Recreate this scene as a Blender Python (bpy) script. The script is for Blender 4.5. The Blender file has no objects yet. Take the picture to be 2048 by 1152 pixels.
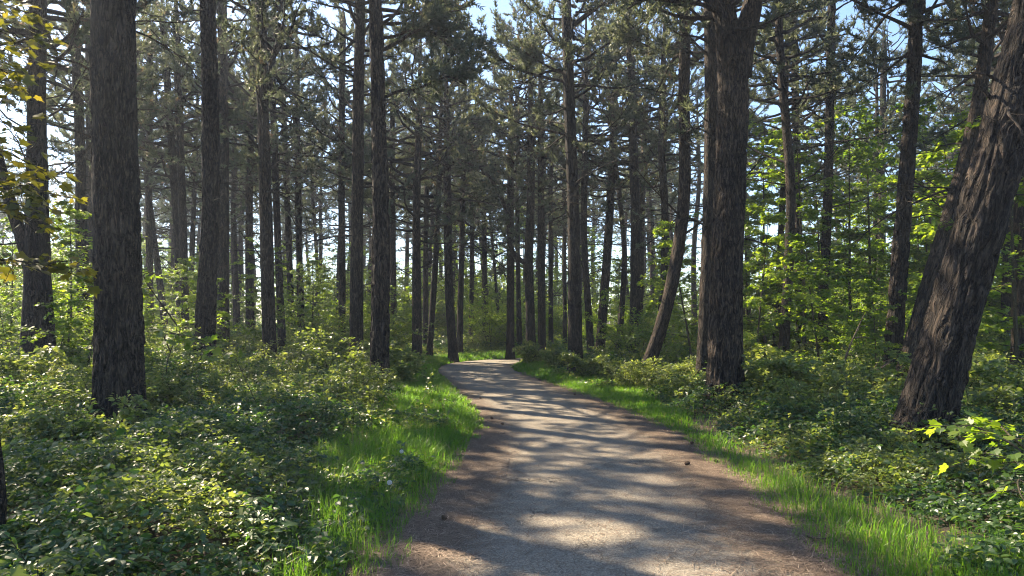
import bpy, math, random
import numpy as np
from math import sin, cos, pi, radians, atan2, sqrt

# ------------------------------------------------------------------ camera, sky, sun
sc = bpy.context.scene
EYE = 1.6
FPX = 1384.0            # focal length in pixels of the 2048 wide photograph
HORIZON = 645.0
PITCH = math.atan((HORIZON - 576.0) / FPX)
cam_d = bpy.data.cameras.new("camera")
cam_d.sensor_width = 36.0
cam_d.lens = FPX / 2048.0 * 36.0
cam_d.clip_start = 0.05
cam_d.clip_end = 3000
cam = bpy.data.objects.new("camera", cam_d)
sc.collection.objects.link(cam)
cam.location = (0, 0, EYE)
cam.rotation_euler = (pi / 2 + PITCH, 0, 0)
sc.camera = cam

SUN_AZ = radians(-52)   # measured from +Y (view direction), negative = towards the left
SUN_EL = radians(42)
w = bpy.data.worlds.new("World")
sc.world = w
w.use_nodes = True
nt = w.node_tree
bg = nt.nodes["Background"]
sky = nt.nodes.new("ShaderNodeTexSky")
sky.sky_type = 'NISHITA'
sky.sun_disc = False
sky.sun_elevation = SUN_EL
sky.sun_rotation = SUN_AZ
sky.air_density = 1.0
sky.dust_density = 0.6
sky.ozone_density = 3.0
nt.links.new(sky.outputs[0], bg.inputs[0])
bg.inputs[1].default_value = 0.09
sun_d = bpy.data.lights.new("sun", 'SUN')
sun_d.energy = 5.0
sun_d.angle = radians(0.53)
sun_d.color = (1.0, 0.84, 0.62)
sun = bpy.data.objects.new("sun", sun_d)
sc.collection.objects.link(sun)
sun.rotation_euler = (pi / 2 - SUN_EL, 0, pi - SUN_AZ)   # lamp shines from the azimuth above
sc.view_settings.view_transform = 'Standard'
sc.view_settings.look = 'None'
sc.view_settings.exposure = 1.95
sc.view_settings.gamma = 1.0
sc.render.engine = 'CYCLES'
cy = sc.cycles
cy.use_denoising = True
cy.max_bounces = 6
cy.diffuse_bounces = 4
cy.glossy_bounces = 2
cy.transmission_bounces = 4
cy.transparent_max_bounces = 6
cy.volume_bounces = 0
cy.use_adaptive_sampling = True
cy.adaptive_threshold = 0.02
cy.sample_clamp_indirect = 4.0
cy.use_fast_gi = False
sc.cycles.pixel_filter_type = 'BLACKMAN_HARRIS'
sc.cycles.filter_width = 1.1
cy.denoising_input_passes = 'RGB_ALBEDO_NORMAL'
cy.denoising_prefilter = 'ACCURATE'

rng = np.random.default_rng(7)
random.seed(7)

# ------------------------------------------------------------------ helpers
def tag(o, label=None, cat=None, group=None, kind=None):
    if label: o["label"] = label
    if cat: o["category"] = cat
    if group: o["group"] = group
    if kind: o["kind"] = kind
    return o

def link(o, parent=None):
    sc.collection.objects.link(o)
    if parent is not None:
        o.parent = parent
    return o

def empty(name, loc, label, cat, group=None, rz=0.0):
    o = bpy.data.objects.new(name, None)
    o.empty_display_size = 0.3
    o.location = loc
    o.rotation_euler = (0, 0, rz)
    link(o)
    return tag(o, label, cat, group)

def mesh_np(name, V, polys, mats, rnd=None, smooth=False, matidx=None, uv=None):
    """V (n,3); polys: list of int arrays (m,k)."""
    me = bpy.data.meshes.new(name)
    V = np.asarray(V, np.float32)
    me.vertices.add(len(V))
    me.vertices.foreach_set("co", V.ravel())
    loops = np.concatenate([p.ravel() for p in polys]).astype(np.int32)
    sizes = np.concatenate([np.full(len(p), p.shape[1], np.int32) for p in polys])
    starts = np.concatenate([[0], np.cumsum(sizes)[:-1]]).astype(np.int32)
    me.loops.add(len(loops))
    me.loops.foreach_set("vertex_index", loops)
    me.polygons.add(len(sizes))
    me.polygons.foreach_set("loop_start", starts)
    me.polygons.foreach_set("loop_total", sizes)
    me.polygons.foreach_set("use_smooth", np.full(len(sizes), bool(smooth)))
    for m in mats:
        me.materials.append(m)
    if matidx is not None:
        me.polygons.foreach_set("material_index", np.asarray(matidx, np.int32))
    if rnd is not None:
        a = me.attributes.new("rnd", 'FLOAT', 'POINT')
        a.data.foreach_set("value", np.asarray(rnd, np.float32))
    if uv is not None:
        l = me.uv_layers.new(name="UVMap")
        l.data.foreach_set("uv", np.asarray(uv, np.float32)[loops].ravel())
    me.update(calc_edges=True)
    return me

def obj(name, me, parent=None, loc=(0, 0, 0)):
    o = bpy.data.objects.new(name, me)
    o.location = loc
    return link(o, parent)

class MB:
    """gathers vertices and polygons (any sizes) with a material index and a random value per piece"""
    def __init__(s):
        s.V = []; s.P = {}; s.n = 0; s.R = []
    def add(s, V, polys, mi=0, rnd=0.5):
        V = np.asarray(V, float)
        for p in polys:
            if len(p):
                s.P.setdefault((p.shape[1], mi), []).append(p + s.n)
        s.V.append(V)
        s.R.append(np.broadcast_to(np.asarray(rnd, float), (len(V),)))
        s.n += len(V)
    def mesh(s, name, mats, smooth=False):
        polys, mi = [], []
        for (k, m), lst in s.P.items():
            a = np.concatenate(lst); polys.append(a); mi.append(np.full(len(a), m))
        return mesh_np(name, np.concatenate(s.V), polys, mats, np.concatenate(s.R), smooth, np.concatenate(mi))

def _hash(ix, iy, iz, seed):
    h = (ix.astype(np.int64) * 374761393 + iy.astype(np.int64) * 668265263 + iz.astype(np.int64) * 2147483647 + seed * 1274126177) & 0xffffffff
    h = ((h ^ (h >> 13)) * 1274126177) & 0xffffffff
    h = ((h ^ (h >> 16)) * 2246822519) & 0xffffffff
    return ((h ^ (h >> 15)) & 0xffffff) / float(0xffffff)

def noise3(x, y, z, seed=0):
    x, y, z = np.broadcast_arrays(x, y, z)
    fx, fy, fz = np.floor(x), np.floor(y), np.floor(z)
    tx, ty, tz = x - fx, y - fy, z - fz
    tx = tx * tx * (3 - 2 * tx); ty = ty * ty * (3 - 2 * ty); tz = tz * tz * (3 - 2 * tz)
    r = 0
    for dx in (0, 1):
        for dy in (0, 1):
            for dz in (0, 1):
                wgt = (tx if dx else 1 - tx) * (ty if dy else 1 - ty) * (tz if dz else 1 - tz)
                r = r + wgt * _hash(fx + dx, fy + dy, fz + dz, seed)
    return r

def noise2(x, y, seed=0, octv=2):
    r = 0; a = 1; s = 0
    for k in range(octv):
        r = r + a * noise3(x * 2**k, y * 2**k, np.zeros_like(x) + 0.37, seed + k); s += a; a *= 0.5
    return r / s

def catmull(P, n):
    P = np.asarray(P, float)
    Q = np.vstack([2 * P[0] - P[1], P, 2 * P[-1] - P[-2]])
    out = []
    m = len(P) - 1
    for t in np.linspace(0, m - 1e-9, n):
        i = int(t); u = t - i
        p0, p1, p2, p3 = Q[i], Q[i + 1], Q[i + 2], Q[i + 3]
        out.append(0.5 * ((2 * p1) + (-p0 + p2) * u + (2 * p0 - 5 * p1 + 4 * p2 - p3) * u * u + (-p0 + 3 * p1 - 3 * p2 + p3) * u**3))
    return np.array(out)

def norm(v):
    return v / np.maximum(np.linalg.norm(v, axis=-1, keepdims=True), 1e-9)

def tube(P, R, sides=6, disp=None, cap=True):
    """returns V, [quads, (tris)] of a tube along P with radii R (R may be (n,) or (n,sides))"""
    P = np.asarray(P, float); n = len(P)
    T = norm(np.gradient(P, axis=0))
    ref = np.where(np.abs(T[:, 2:3]) > 0.75, np.array([[1.0, 0, 0]]), np.array([[0, 0, 1.0]]))
    if np.abs(T[:, 2]).mean() > 0.6: ref = np.tile([[1.0, 0, 0]], (n, 1))
    elif np.abs(T[:, 2]).max() < 0.97: ref = np.tile([[0, 0, 1.0]], (n, 1))
    A = norm(np.cross(T, ref)); B = np.cross(T, A)
    th = np.linspace(0, 2 * pi, sides, endpoint=False)
    R = np.asarray(R, float)
    if R.ndim == 1: R = np.repeat(R[:, None], sides, 1)
    if disp is not None: R = R + disp
    V = P[:, None, :] + R[:, :, None] * (A[:, None, :] * np.cos(th)[None, :, None] + B[:, None, :] * np.sin(th)[None, :, None])
    i = np.arange(n - 1)[:, None] * sides; j = np.arange(sides)[None, :]; k = (j + 1) % sides
    q = np.stack([i + j, i + k, i + sides + k, i + sides + j], -1).reshape(-1, 4)
    V = V.reshape(-1, 3)
    polys = [q]
    if cap:
        V = np.vstack([V, P[-1:]])
        b = (n - 1) * sides
        polys.append(np.stack([b + np.arange(sides), b + (np.arange(sides) + 1) % sides, np.full(sides, n * sides)], -1))
    return V, polys

def at(u, v, Y):
    """a point seen at pixel (u, v) of the 2048 px photograph, at depth Y"""
    rx = (u - 1024) / FPX; up = -(v - 576) / FPX
    ry = cos(PITCH) - up * sin(PITCH); rz = sin(PITCH) + up * cos(PITCH)
    return np.array([Y * rx / ry, Y, EYE + Y * rz / ry])

# ------------------------------------------------------------------ materials
def new_mat(name):
    m = bpy.data.materials.new(name); m.use_nodes = True
    t = m.node_tree; t.nodes.clear()
    out = t.nodes.new("ShaderNodeOutputMaterial")
    return m, t, out

def N(t, typ, **kw):
    n = t.nodes.new(typ)
    for k, v in kw.items(): setattr(n, k, v)
    return n

def ramp(t, stops, src=None):
    r = N(t, "ShaderNodeValToRGB")
    el = r.color_ramp.elements
    while len(el) < len(stops): el.new(0.5)
    for e, (p, c) in zip(el, stops):
        e.position = p; e.color = (*c, 1)
    if src is not None: t.links.new(src, r.inputs[0])
    return r

def mix(t, fac, a, b, blend='MIX'):
    m = N(t, "ShaderNodeMix", data_type='RGBA', blend_type=blend)
    for inp, val in ((m.inputs[0], fac), (m.inputs[6], a), (m.inputs[7], b)):
        if isinstance(val, (int, float)): inp.default_value = val
        elif isinstance(val, tuple): inp.default_value = (*val, 1)
        else: t.links.new(val, inp)
    return m.outputs[2]

def leaf_mat(name, stops, tstops, trans=0.4, rough=0.42, spec=0.5):
    m, t, out = new_mat(name)
    at_ = N(t, "ShaderNodeAttribute", attribute_name="rnd")
    oi = N(t, "ShaderNodeObjectInfo")
    ad = N(t, "ShaderNodeMath", operation='MULTIPLY_ADD')
    t.links.new(oi.outputs["Random"], ad.inputs[0]); ad.inputs[1].default_value = 0.25
    t.links.new(at_.outputs["Fac"], ad.inputs[2])
    sb = N(t, "ShaderNodeMath", operation='SUBTRACT'); t.links.new(ad.outputs[0], sb.inputs[0]); sb.inputs[1].default_value = 0.12
    r1 = ramp(t, stops, sb.outputs[0]); r2 = ramp(t, tstops, sb.outputs[0])
    p = N(t, "ShaderNodeBsdfPrincipled")
    t.links.new(r1.outputs[0], p.inputs["Base Color"])
    p.inputs["Roughness"].default_value = rough
    p.inputs["Specular IOR Level"].default_value = spec
    tr = N(t, "ShaderNodeBsdfTranslucent"); t.links.new(r2.outputs[0], tr.inputs[0])
    mx = N(t, "ShaderNodeMixShader"); mx.inputs[0].default_value = trans
    t.links.new(p.outputs[0], mx.inputs[1]); t.links.new(tr.outputs[0], mx.inputs[2])
    t.links.new(mx.outputs[0], out.inputs[0])
    return m

M = {}
M['bramble'] = leaf_mat("bramble_leaf", [(0, (0.018, 0.038, 0.018)), (0.45, (0.032, 0.066, 0.026)), (0.85, (0.06, 0.11, 0.03)), (1, (0.12, 0.15, 0.04))],
                        [(0, (0.05, 0.14, 0.02)), (0.6, (0.13, 0.28, 0.03)), (1, (0.32, 0.45, 0.05))], 0.34, 0.40, 0.5)
M['broad'] = leaf_mat("broadleaf", [(0, (0.028, 0.058, 0.014)), (0.5, (0.055, 0.10, 0.018)), (1, (0.12, 0.16, 0.025))],
                      [(0, (0.16, 0.32, 0.015)), (0.5, (0.36, 0.54, 0.025)), (1, (0.62, 0.72, 0.05))], 0.48, 0.45, 0.4)
M['herb'] = leaf_mat("herb_leaf", [(0, (0.035, 0.060, 0.022)), (0.5, (0.080, 0.115, 0.038)), (1, (0.17, 0.19, 0.06))],
                     [(0, (0.16, 0.27, 0.03)), (0.5, (0.38, 0.48, 0.06)), (1, (0.62, 0.66, 0.12))], 0.42, 0.42, 0.5)
M['maple'] = leaf_mat("maple_leaf", [(0, (0.03, 0.04, 0.010)), (0.5, (0.05, 0.06, 0.012)), (1, (0.10, 0.09, 0.018))],
                      [(0, (0.10, 0.12, 0.01)), (0.6, (0.25, 0.24, 0.02)), (1, (0.62, 0.48, 0.04))], 0.42, 0.45, 0.4)
M['grass'] = leaf_mat("grass_blade", [(0, (0.03, 0.07, 0.012)), (0.6, (0.055, 0.12, 0.018)), (0.93, (0.09, 0.15, 0.025)), (1, (0.22, 0.19, 0.09))],
                      [(0, (0.13, 0.32, 0.02)), (0.6, (0.25, 0.52, 0.03)), (0.93, (0.40, 0.62, 0.05)), (1, (0.4, 0.35, 0.12))], 0.5, 0.45, 0.4)
M['needle'] = leaf_mat("pine_needle", [(0, (0.026, 0.046, 0.038)), (0.5, (0.044, 0.068, 0.050)), (0.92, (0.080, 0.098, 0.058)), (1, (0.15, 0.10, 0.06))],
                       [(0, (0.11, 0.15, 0.075)), (0.6, (0.22, 0.25, 0.11)), (0.93, (0.26, 0.28, 0.12)), (1, (0.34, 0.24, 0.13))], 0.36, 0.5, 0.5)

def bark_mat(name, dark, mid, light, scale=1.0, bump=0.03, attr=False):
    m, t, out = new_mat(name)
    tc = N(t, "ShaderNodeTexCoord")
    mp = N(t, "ShaderNodeMapping"); mp.inputs["Scale"].default_value = (15 * scale, 15 * scale, 3.0 * scale)
    if attr:
        ba = N(t, "ShaderNodeAttribute", attribute_name="bark_coord"); t.links.new(ba.outputs["Vector"], mp.inputs[0])
    else:
        t.links.new(tc.outputs["Object"], mp.inputs[0])
    rd = N(t, "ShaderNodeTexNoise"); rd.inputs["Scale"].default_value = 1.3; rd.inputs["Detail"].default_value = 4; rd.inputs["Roughness"].default_value = 0.6; rd.inputs["Distortion"].default_value = 0.6
    t.links.new(mp.outputs[0], rd.inputs[0])
    sbn = N(t, "ShaderNodeMath", operation='SUBTRACT'); t.links.new(rd.outputs[0], sbn.inputs[0]); sbn.inputs[1].default_value = 0.5
    abn = N(t, "ShaderNodeMath", operation='ABSOLUTE'); t.links.new(sbn.outputs[0], abn.inputs[0])
    nf = N(t, "ShaderNodeTexNoise"); nf.inputs["Scale"].default_value = 5; nf.inputs["Detail"].default_value = 7; nf.inputs["Roughness"].default_value = 0.65
    t.links.new(mp.outputs[0], nf.inputs[0])
    big = N(t, "ShaderNodeTexNoise"); big.inputs["Scale"].default_value = 1.6; big.inputs["Detail"].default_value = 3
    t.links.new(tc.outputs["Object"], big.inputs[0])
    oi = N(t, "ShaderNodeObjectInfo")
    edge = ramp(t, [(0.0, (0, 0, 0)), (0.09, (1, 1, 1))], abn.outputs[0])
    c1 = ramp(t, [(0.25, dark), (0.5, mid), (0.78, light)], nf.outputs[0])
    c2 = mix(t, edge.outputs[0], (dark[0] * .45, dark[1] * .45, dark[2] * .45), c1.outputs[0])
    bmul = ramp(t, [(0.3, (0.72, 0.74, 0.76)), (0.7, (1.12, 1.06, 1.0))], big.outputs[0])
    c3 = mix(t, 1.0, c2, bmul.outputs[0], 'MULTIPLY')
    orr = ramp(t, [(0, (0.78, 0.80, 0.82)), (1, (1.15, 1.08, 1.0))], oi.outputs["Random"])
    c4 = mix(t, 1.0, c3, orr.outputs[0], 'MULTIPLY')
    p = N(t, "ShaderNodeBsdfPrincipled"); t.links.new(c4, p.inputs["Base Color"])
    p.inputs["Roughness"].default_value = 0.9
    p.inputs["Specular IOR Level"].default_value = 0.25
    hs = N(t, "ShaderNodeMath", operation='MULTIPLY_ADD'); t.links.new(edge.outputs[0], hs.inputs[0]); hs.inputs[1].default_value = 1.0
    t.links.new(nf.outputs[0], hs.inputs[2])
    b = N(t, "ShaderNodeBump"); b.inputs["Strength"].default_value = 1.0; b.inputs["Distance"].default_value = bump
    t.links.new(hs.outputs[0], b.inputs["Height"]); t.links.new(b.outputs[0], p.inputs["Normal"])
    t.links.new(p.outputs[0], out.inputs[0])
    return m
M['bark'] = bark_mat("pine_bark", (0.034, 0.028, 0.025), (0.082, 0.064, 0.051), (0.19, 0.138, 0.10), 1.0, 0.045)
M['trunkbark'] = bark_mat("furrowed_pine_bark", (0.022, 0.019, 0.018), (0.066, 0.053, 0.044), (0.18, 0.132, 0.098), 0.85, 0.055, True)
M['twig'] = bark_mat("twig_bark", (0.028, 0.023, 0.02), (0.055, 0.044, 0.037), (0.10, 0.078, 0.06), 2.0, 0.006)
M['deadwood'] = bark_mat("dead_wood", (0.07, 0.06, 0.05), (0.14, 0.115, 0.09), (0.24, 0.19, 0.14), 3.0, 0.004)
M['sapbark'] = bark_mat("sapling_bark", (0.05, 0.045, 0.03), (0.09, 0.08, 0.05), (0.15, 0.13, 0.08), 3.0, 0.003)

def asphalt():
    m, t, out = new_mat("asphalt")
    tc = N(t, "ShaderNodeTexCoord"); uv = N(t, "ShaderNodeUVMap", uv_map="UVMap")
    sx = N(t, "ShaderNodeSeparateXYZ"); t.links.new(uv.outputs[0], sx.inputs[0])
    fine = N(t, "ShaderNodeTexNoise"); fine.inputs["Scale"].default_value = 55; fine.inputs["Detail"].default_value = 6; fine.inputs["Roughness"].default_value = 0.75
    agg = N(t, "ShaderNodeTexVoronoi"); agg.inputs["Scale"].default_value = 130
    big = N(t, "ShaderNodeTexNoise"); big.inputs["Scale"].default_value = 1.1; big.inputs["Detail"].default_value = 5
    med = N(t, "ShaderNodeTexNoise"); med.inputs["Scale"].default_value = 7; med.inputs["Detail"].default_value = 6; med.inputs["Roughness"].default_value = 0.7
    for n in (fine, agg, big, med): t.links.new(tc.outputs["Object"], n.inputs[0])
    c = ramp(t, [(0.34, (0.135, 0.118, 0.094)), (0.5, (0.23, 0.207, 0.168)), (0.66, (0.37, 0.335, 0.275))], fine.outputs[0])
    ac = ramp(t, [(0, (0.6, 0.6, 0.6)), (1, (1.35, 1.3, 1.25))], agg.outputs["Color"])
    c2 = mix(t, 0.8, c.outputs[0], ac.outputs[0], 'MULTIPLY')
    bc = ramp(t, [(0.3, (0.82, 0.82, 0.84)), (0.7, (1.12, 1.1, 1.05))], big.outputs[0])
    c3 = mix(t, 1.0, c2, bc.outputs[0], 'MULTIPLY')
    # cracks
    cr = N(t, "ShaderNodeTexVoronoi", feature='DISTANCE_TO_EDGE'); cr.inputs["Scale"].default_value = 0.85
    wob = mix(t, 0.5, tc.outputs["Object"], med.outputs[1], 'ADD')
    t.links.new(wob, cr.inputs[0])
    crr = ramp(t, [(0.0, (1, 1, 1)), (0.012, (0, 0, 0))], cr.outputs[0])
    cm = ramp(t, [(0.5, (0, 0, 0)), (0.6, (1, 1, 1))], big.outputs[0])
    cf = mix(t, 1.0, crr.outputs[0], cm.outputs[0], 'MULTIPLY')
    c4 = mix(t, cf, c3, (0.04, 0.035, 0.03))
    # brown needle litter gathered towards the edges
    ab = N(t, "ShaderNodeMath", operation='ABSOLUTE'); t.links.new(sx.outputs[0], ab.inputs[0])
    ad = N(t, "ShaderNodeMath", operation='MULTIPLY_ADD'); t.links.new(med.outputs[0], ad.inputs[0]); ad.inputs[1].default_value = 0.55; t.links.new(ab.outputs[0], ad.inputs[2])
    ad2 = N(t, "ShaderNodeMath", operation='MULTIPLY_ADD'); t.links.new(big.outputs[0], ad2.inputs[0]); ad2.inputs[1].default_value = 0.35; t.links.new(ad.outputs[0], ad2.inputs[2])
    lf = ramp(t, [(0.0, (0, 0, 0)), (1.0, (1, 1, 1))])
    mr = N(t, "ShaderNodeMapRange"); mr.inputs[1].default_value = 1.20; mr.inputs[2].default_value = 1.50
    t.links.new(ad2.outputs[0], mr.inputs[0])
    lc = ramp(t, [(0.38, (0.04, 0.030, 0.022)), (0.52, (0.135, 0.104, 0.078)), (0.66, (0.27, 0.205, 0.15))], fine.outputs[0])
    c5 = mix(t, mr.outputs[0], c4, lc.outputs[0])
    p = N(t, "ShaderNodeBsdfPrincipled"); t.links.new(c5, p.inputs["Base Color"]); p.inputs["Roughness"].default_value = 0.88
    p.inputs["Specular IOR Level"].default_value = 0.3
    h = mix(t, 0.5, fine.outputs[0], agg.outputs[0])
    h2 = mix(t, cf, h, (0, 0, 0))
    b = N(t, "ShaderNodeBump"); b.inputs["Strength"].default_value = 1.0; b.inputs["Distance"].default_value = 0.012
    t.links.new(h2, b.inputs["Height"]); t.links.new(b.outputs[0], p.inputs["Normal"])
    t.links.new(p.outputs[0], out.inputs[0])
    return m
M['asphalt'] = asphalt()

def ground_mat():
    m, t, out = new_mat("forest_soil")
    tc = N(t, "ShaderNodeTexCoord")
    f = N(t, "ShaderNodeTexNoise"); f.inputs["Scale"].default_value = 45; f.inputs["Detail"].default_value = 8; f.inputs["Roughness"].default_value = 0.8
    g = N(t, "ShaderNodeTexNoise"); g.inputs["Scale"].default_value = 2.2; g.inputs["Detail"].default_value = 5
    for n in (f, g): t.links.new(tc.outputs["Object"], n.inputs[0])
    c = ramp(t, [(0.38, (0.022, 0.015, 0.011)), (0.52, (0.085, 0.057, 0.040)), (0.66, (0.24, 0.165, 0.115))], f.outputs[0])
    c2 = mix(t, ramp(t, [(0.48, (0, 0, 0)), (0.7, (1, 1, 1))], g.outputs[0]).outputs[0], c.outputs[0], (0.04, 0.042, 0.02))
    p = N(t, "ShaderNodeBsdfPrincipled"); t.links.new(c2, p.inputs["Base Color"]); p.inputs["Roughness"].default_value = 0.95
    b = N(t, "ShaderNodeBump"); b.inputs["Distance"].default_value = 0.03; t.links.new(f.outputs[0], b.inputs["Height"]); t.links.new(b.outputs[0], p.inputs["Normal"])
    t.links.new(p.outputs[0], out.inputs[0])
    return m
M['soil'] = ground_mat()

def plain(name, stops, scale=30, rough=0.85, attr=False):
    m, t, out = new_mat(name)
    if attr:
        a = N(t, "ShaderNodeAttribute", attribute_name="rnd"); src = a.outputs["Fac"]
    else:
        tc = N(t, "ShaderNodeTexCoord"); n = N(t, "ShaderNodeTexNoise"); n.inputs["Scale"].default_value = scale; n.inputs["Detail"].default_value = 4
        t.links.new(tc.outputs["Object"], n.inputs[0]); src = n.outputs[0]
    p = N(t, "ShaderNodeBsdfPrincipled"); t.links.new(ramp(t, stops, src).outputs[0], p.inputs["Base Color"]); p.inputs["Roughness"].default_value = rough
    t.links.new(p.outputs[0], out.inputs[0]); return m
M['litter'] = plain("needle_litter", [(0, (0.045, 0.030, 0.020)), (0.6, (0.18, 0.125, 0.085)), (1, (0.40, 0.31, 0.22))], attr=True)
M['cone'] = plain("pine_cone_scales", [(0.3, (0.04, 0.024, 0.015)), (0.7, (0.13, 0.08, 0.05))], 60)
M['fluff'] = plain("seed_fluff", [(0.3, (0.5, 0.5, 0.48)), (0.7, (0.7, 0.7, 0.68))], 60)
M['petal'] = plain("purple_petal", [(0.3, (0.35, 0.10, 0.35)), (0.7, (0.5, 0.2, 0.5))], 60)
M['kerb'] = plain("worn_kerb_stone", [(0.35, (0.04, 0.038, 0.036)), (0.65, (0.10, 0.095, 0.088))], 40)

# ------------------------------------------------------------------ path line and distance grid
PATHPTS = [(-0.4, -14), (0.0, -8), (0.3, -2), (0.52, 2), (0.74, 5), (0.92, 7.3), (0.95, 9.8), (0.78, 12), (0.40, 14.5), (-0.22, 17.7), (-0.92, 21.5),
           (-1.30, 24.6), (-1.1, 27.2), (-0.1, 29.0), (1.8, 30.2), (5, 31.0), (10, 32.2), (17, 34.5), (26, 38), (40, 44)]
PC = catmull(PATHPTS, 900)
seg = np.linalg.norm(np.diff(PC, axis=0), axis=1); SL = np.concatenate([[0], np.cumsum(seg)])
PT = norm(np.gradient(PC, axis=0)); PN = np.stack([PT[:, 1], -PT[:, 0]], 1)    # to the right of travel
GX0, GY0, GS = -34.0, -16.0, 0.125
gx = np.arange(GX0, 50, GS); gy = np.arange(GY0, 60, GS)
XX, YY = np.meshgrid(gx, gy, indexing='ij')
DG = np.full(XX.shape, 1e9); SG = np.zeros(XX.shape)
for i in range(0, 900, 4):
    dx = XX - PC[i, 0]; dy = YY - PC[i, 1]; d2 = dx * dx + dy * dy
    mk = d2 < DG
    DG[mk] = d2[mk]; SG[mk] = np.sign((dx * PN[i, 0] + dy * PN[i, 1])[mk])
DG = np.sqrt(DG)
def pdist(x, y):
    """distance from the path's centre line, and side (+1 right)"""
    i = np.clip(((np.asarray(x) - GX0) / GS + 0.5).astype(int), 0, len(gx) - 1)
    j = np.clip(((np.asarray(y) - GY0) / GS + 0.5).astype(int), 0, len(gy) - 1)
    return DG[i, j], SG[i, j]
HW = 1.30
def gh(x, y):
    x = np.asarray(x, float); y = np.asarray(y, float)
    d, s = pdist(x, y)
    t = np.clip((d - HW - 0.1) / 3.0, 0, 1)
    t = t * t * (3 - 2 * t)
    return t * (0.10 + 0.35 * (noise2(x * 0.16, y * 0.16, 11) - 0.4)) + np.clip((d - 20) / 60, 0, 1) * 0.5 * noise2(x * .05, y * .05, 5)
def gh1(x, y): return float(gh(np.array([x]), np.array([y]))[0])

# ground sheet
def axis(lo, hi, fine_lo, fine_hi, fs):
    a = np.arange(fine_lo, fine_hi + 1e-6, fs)
    l = fine_lo - np.geomspace(1, fine_lo - lo, 26); r = fine_hi + np.geomspace(1, hi - fine_hi, 26)
    return np.concatenate([l[::-1], a, r])
ax = axis(-900, 900, -14, 16, 0.25); ay = axis(-300, 1600, -2, 42, 0.25)
X, Y = np.meshgrid(ax, ay, indexing='ij')
Zg = gh(X, Y)
d0, _ = pdist(X, Y)
Zg = Zg + np.where(d0 > HW, (noise2(X * 3, Y * 3, 3) - 0.5) * 0.05 * np.clip((d0 - HW) / 1.2, .25, 1), 0) - np.where(d0 <= HW + 0.15, 0.015, 0)
nx_, ny_ = X.shape
ii = (np.arange(nx_ - 1)[:, None] * ny_ + np.arange(ny_ - 1)[None, :]).ravel()
ground = obj("ground", mesh_np("ground", np.stack([X, Y, Zg], -1).reshape(-1, 3), [np.stack([ii, ii + ny_, ii + ny_ + 1, ii + 1], -1)], [M['soil']], smooth=True))
tag(ground, kind="structure")

# path ribbon with ragged edges
nc = 22
us = np.linspace(-1, 1, nc)
idx = np.arange(0, 900, 1)
hwL = HW + 0.05 * (noise2(SL * 1.3, SL * 0 + 1.5, 21, 3) - 0.5) * 2 + 0.02
hwR = HW + 0.05 * (noise2(SL * 1.3, SL * 0 + 7.5, 22, 3) - 0.5) * 2 + 0.02
off = np.where(us[None, :] < 0, us[None, :] * hwL[:, None], us[None, :] * hwR[:, None])
PX = PC[:, None, :] + off[..., None] * PN[:, None, :]
zz = 0.010 + 0.012 * (1 - us[None, :] ** 2) + 0.006 * (noise2(PX[..., 0] * .8, PX[..., 1] * .8, 31) - .5)
zz[:, 0] = -0.02; zz[:, -1] = -0.02
Vp = np.concatenate([PX, zz[..., None]], -1).reshape(-1, 3)
ii = (np.arange(899)[:, None] * nc + np.arange(nc - 1)[None, :]).ravel()
uvp = np.stack([np.broadcast_to(us[None, :], (900, nc)), np.broadcast_to(SL[:, None], (900, nc))], -1).reshape(-1, 2)
path = obj("path", mesh_np("path", Vp, [np.stack([ii, ii + 1, ii + nc + 1, ii + nc], -1)], [M['asphalt']], smooth=True, uv=uvp))
tag(path, kind="structure")

# ------------------------------------------------------------------ leaf templates  (x across, y along, z up)
def oval(curl=0.18):
    V = np.array([[0, 0, 0], [.30, .28, curl * .5], [0, .36, 0], [-.30, .28, curl * .5], [.26, .66, curl * .3], [0, .7, -.03], [-.26, .66, curl * .3], [0, 1.0, -.12]])
    Q = np.array([[0, 1, 2, 2], [0, 2, 3, 3]])
    return V, np.array([[0, 1, 2], [0, 2, 3], [4, 7, 5], [7, 6, 5]]), np.array([[1, 4, 5, 2], [2, 5, 6, 3]])
def kite():
    V = np.array([[0, 0, 0], [.33, .42, .1], [0, 1.0, -.08], [-.33, .42, .1]])
    return V, np.array([[0, 1, 2], [0, 2, 3]]), np.zeros((0, 4), int)
def lobed():
    o = [(0, 0), (.18, -.06), (.42, .02), (.36, .18), (.58, .42), (.34, .44), (.30, .62), (.13, .60), (0, 1.0)]
    pts = o + [(-x, y) for x, y in o[-2:0:-1]]
    V = np.array([[x, y, 0.10 * abs(x) - 0.10 * y * y] for x, y in pts] + [[0, .3, -.01]])
    n = len(pts); c = n
    T = np.array([[c, i, (i + 1) % n] for i in range(n)])
    return V, T, np.zeros((0, 4), int)

def scatter(tmpl, pos, fwd, up, size, seed_rnd, out, mi=0):
    """copies of a leaf template: pos (n,3), fwd/up directions, size (n,)"""
    V, T, Q = tmpl
    fwd = norm(fwd); side = norm(np.cross(fwd, up)); up2 = np.cross(side, fwd)
    W = pos[:, None, :] + size[:, None, None] * (V[None, :, 0, None] * side[:, None, :] + V[None, :, 1, None] * fwd[:, None, :] + V[None, :, 2, None] * up2[:, None, :])
    n = len(pos); k = len(V)
    base = (np.arange(n) * k)[:, None, None]
    polys = []
    if len(T): polys.append((T[None] + base).reshape(-1, 3))
    if len(Q): polys.append((Q[None] + base).reshape(-1, 4))
    out.add(W.reshape(-1, 3), polys, mi, np.repeat(seed_rnd, k))

def rdir(n, r=rng):
    return norm(r.normal(size=(n, 3)))

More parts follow.
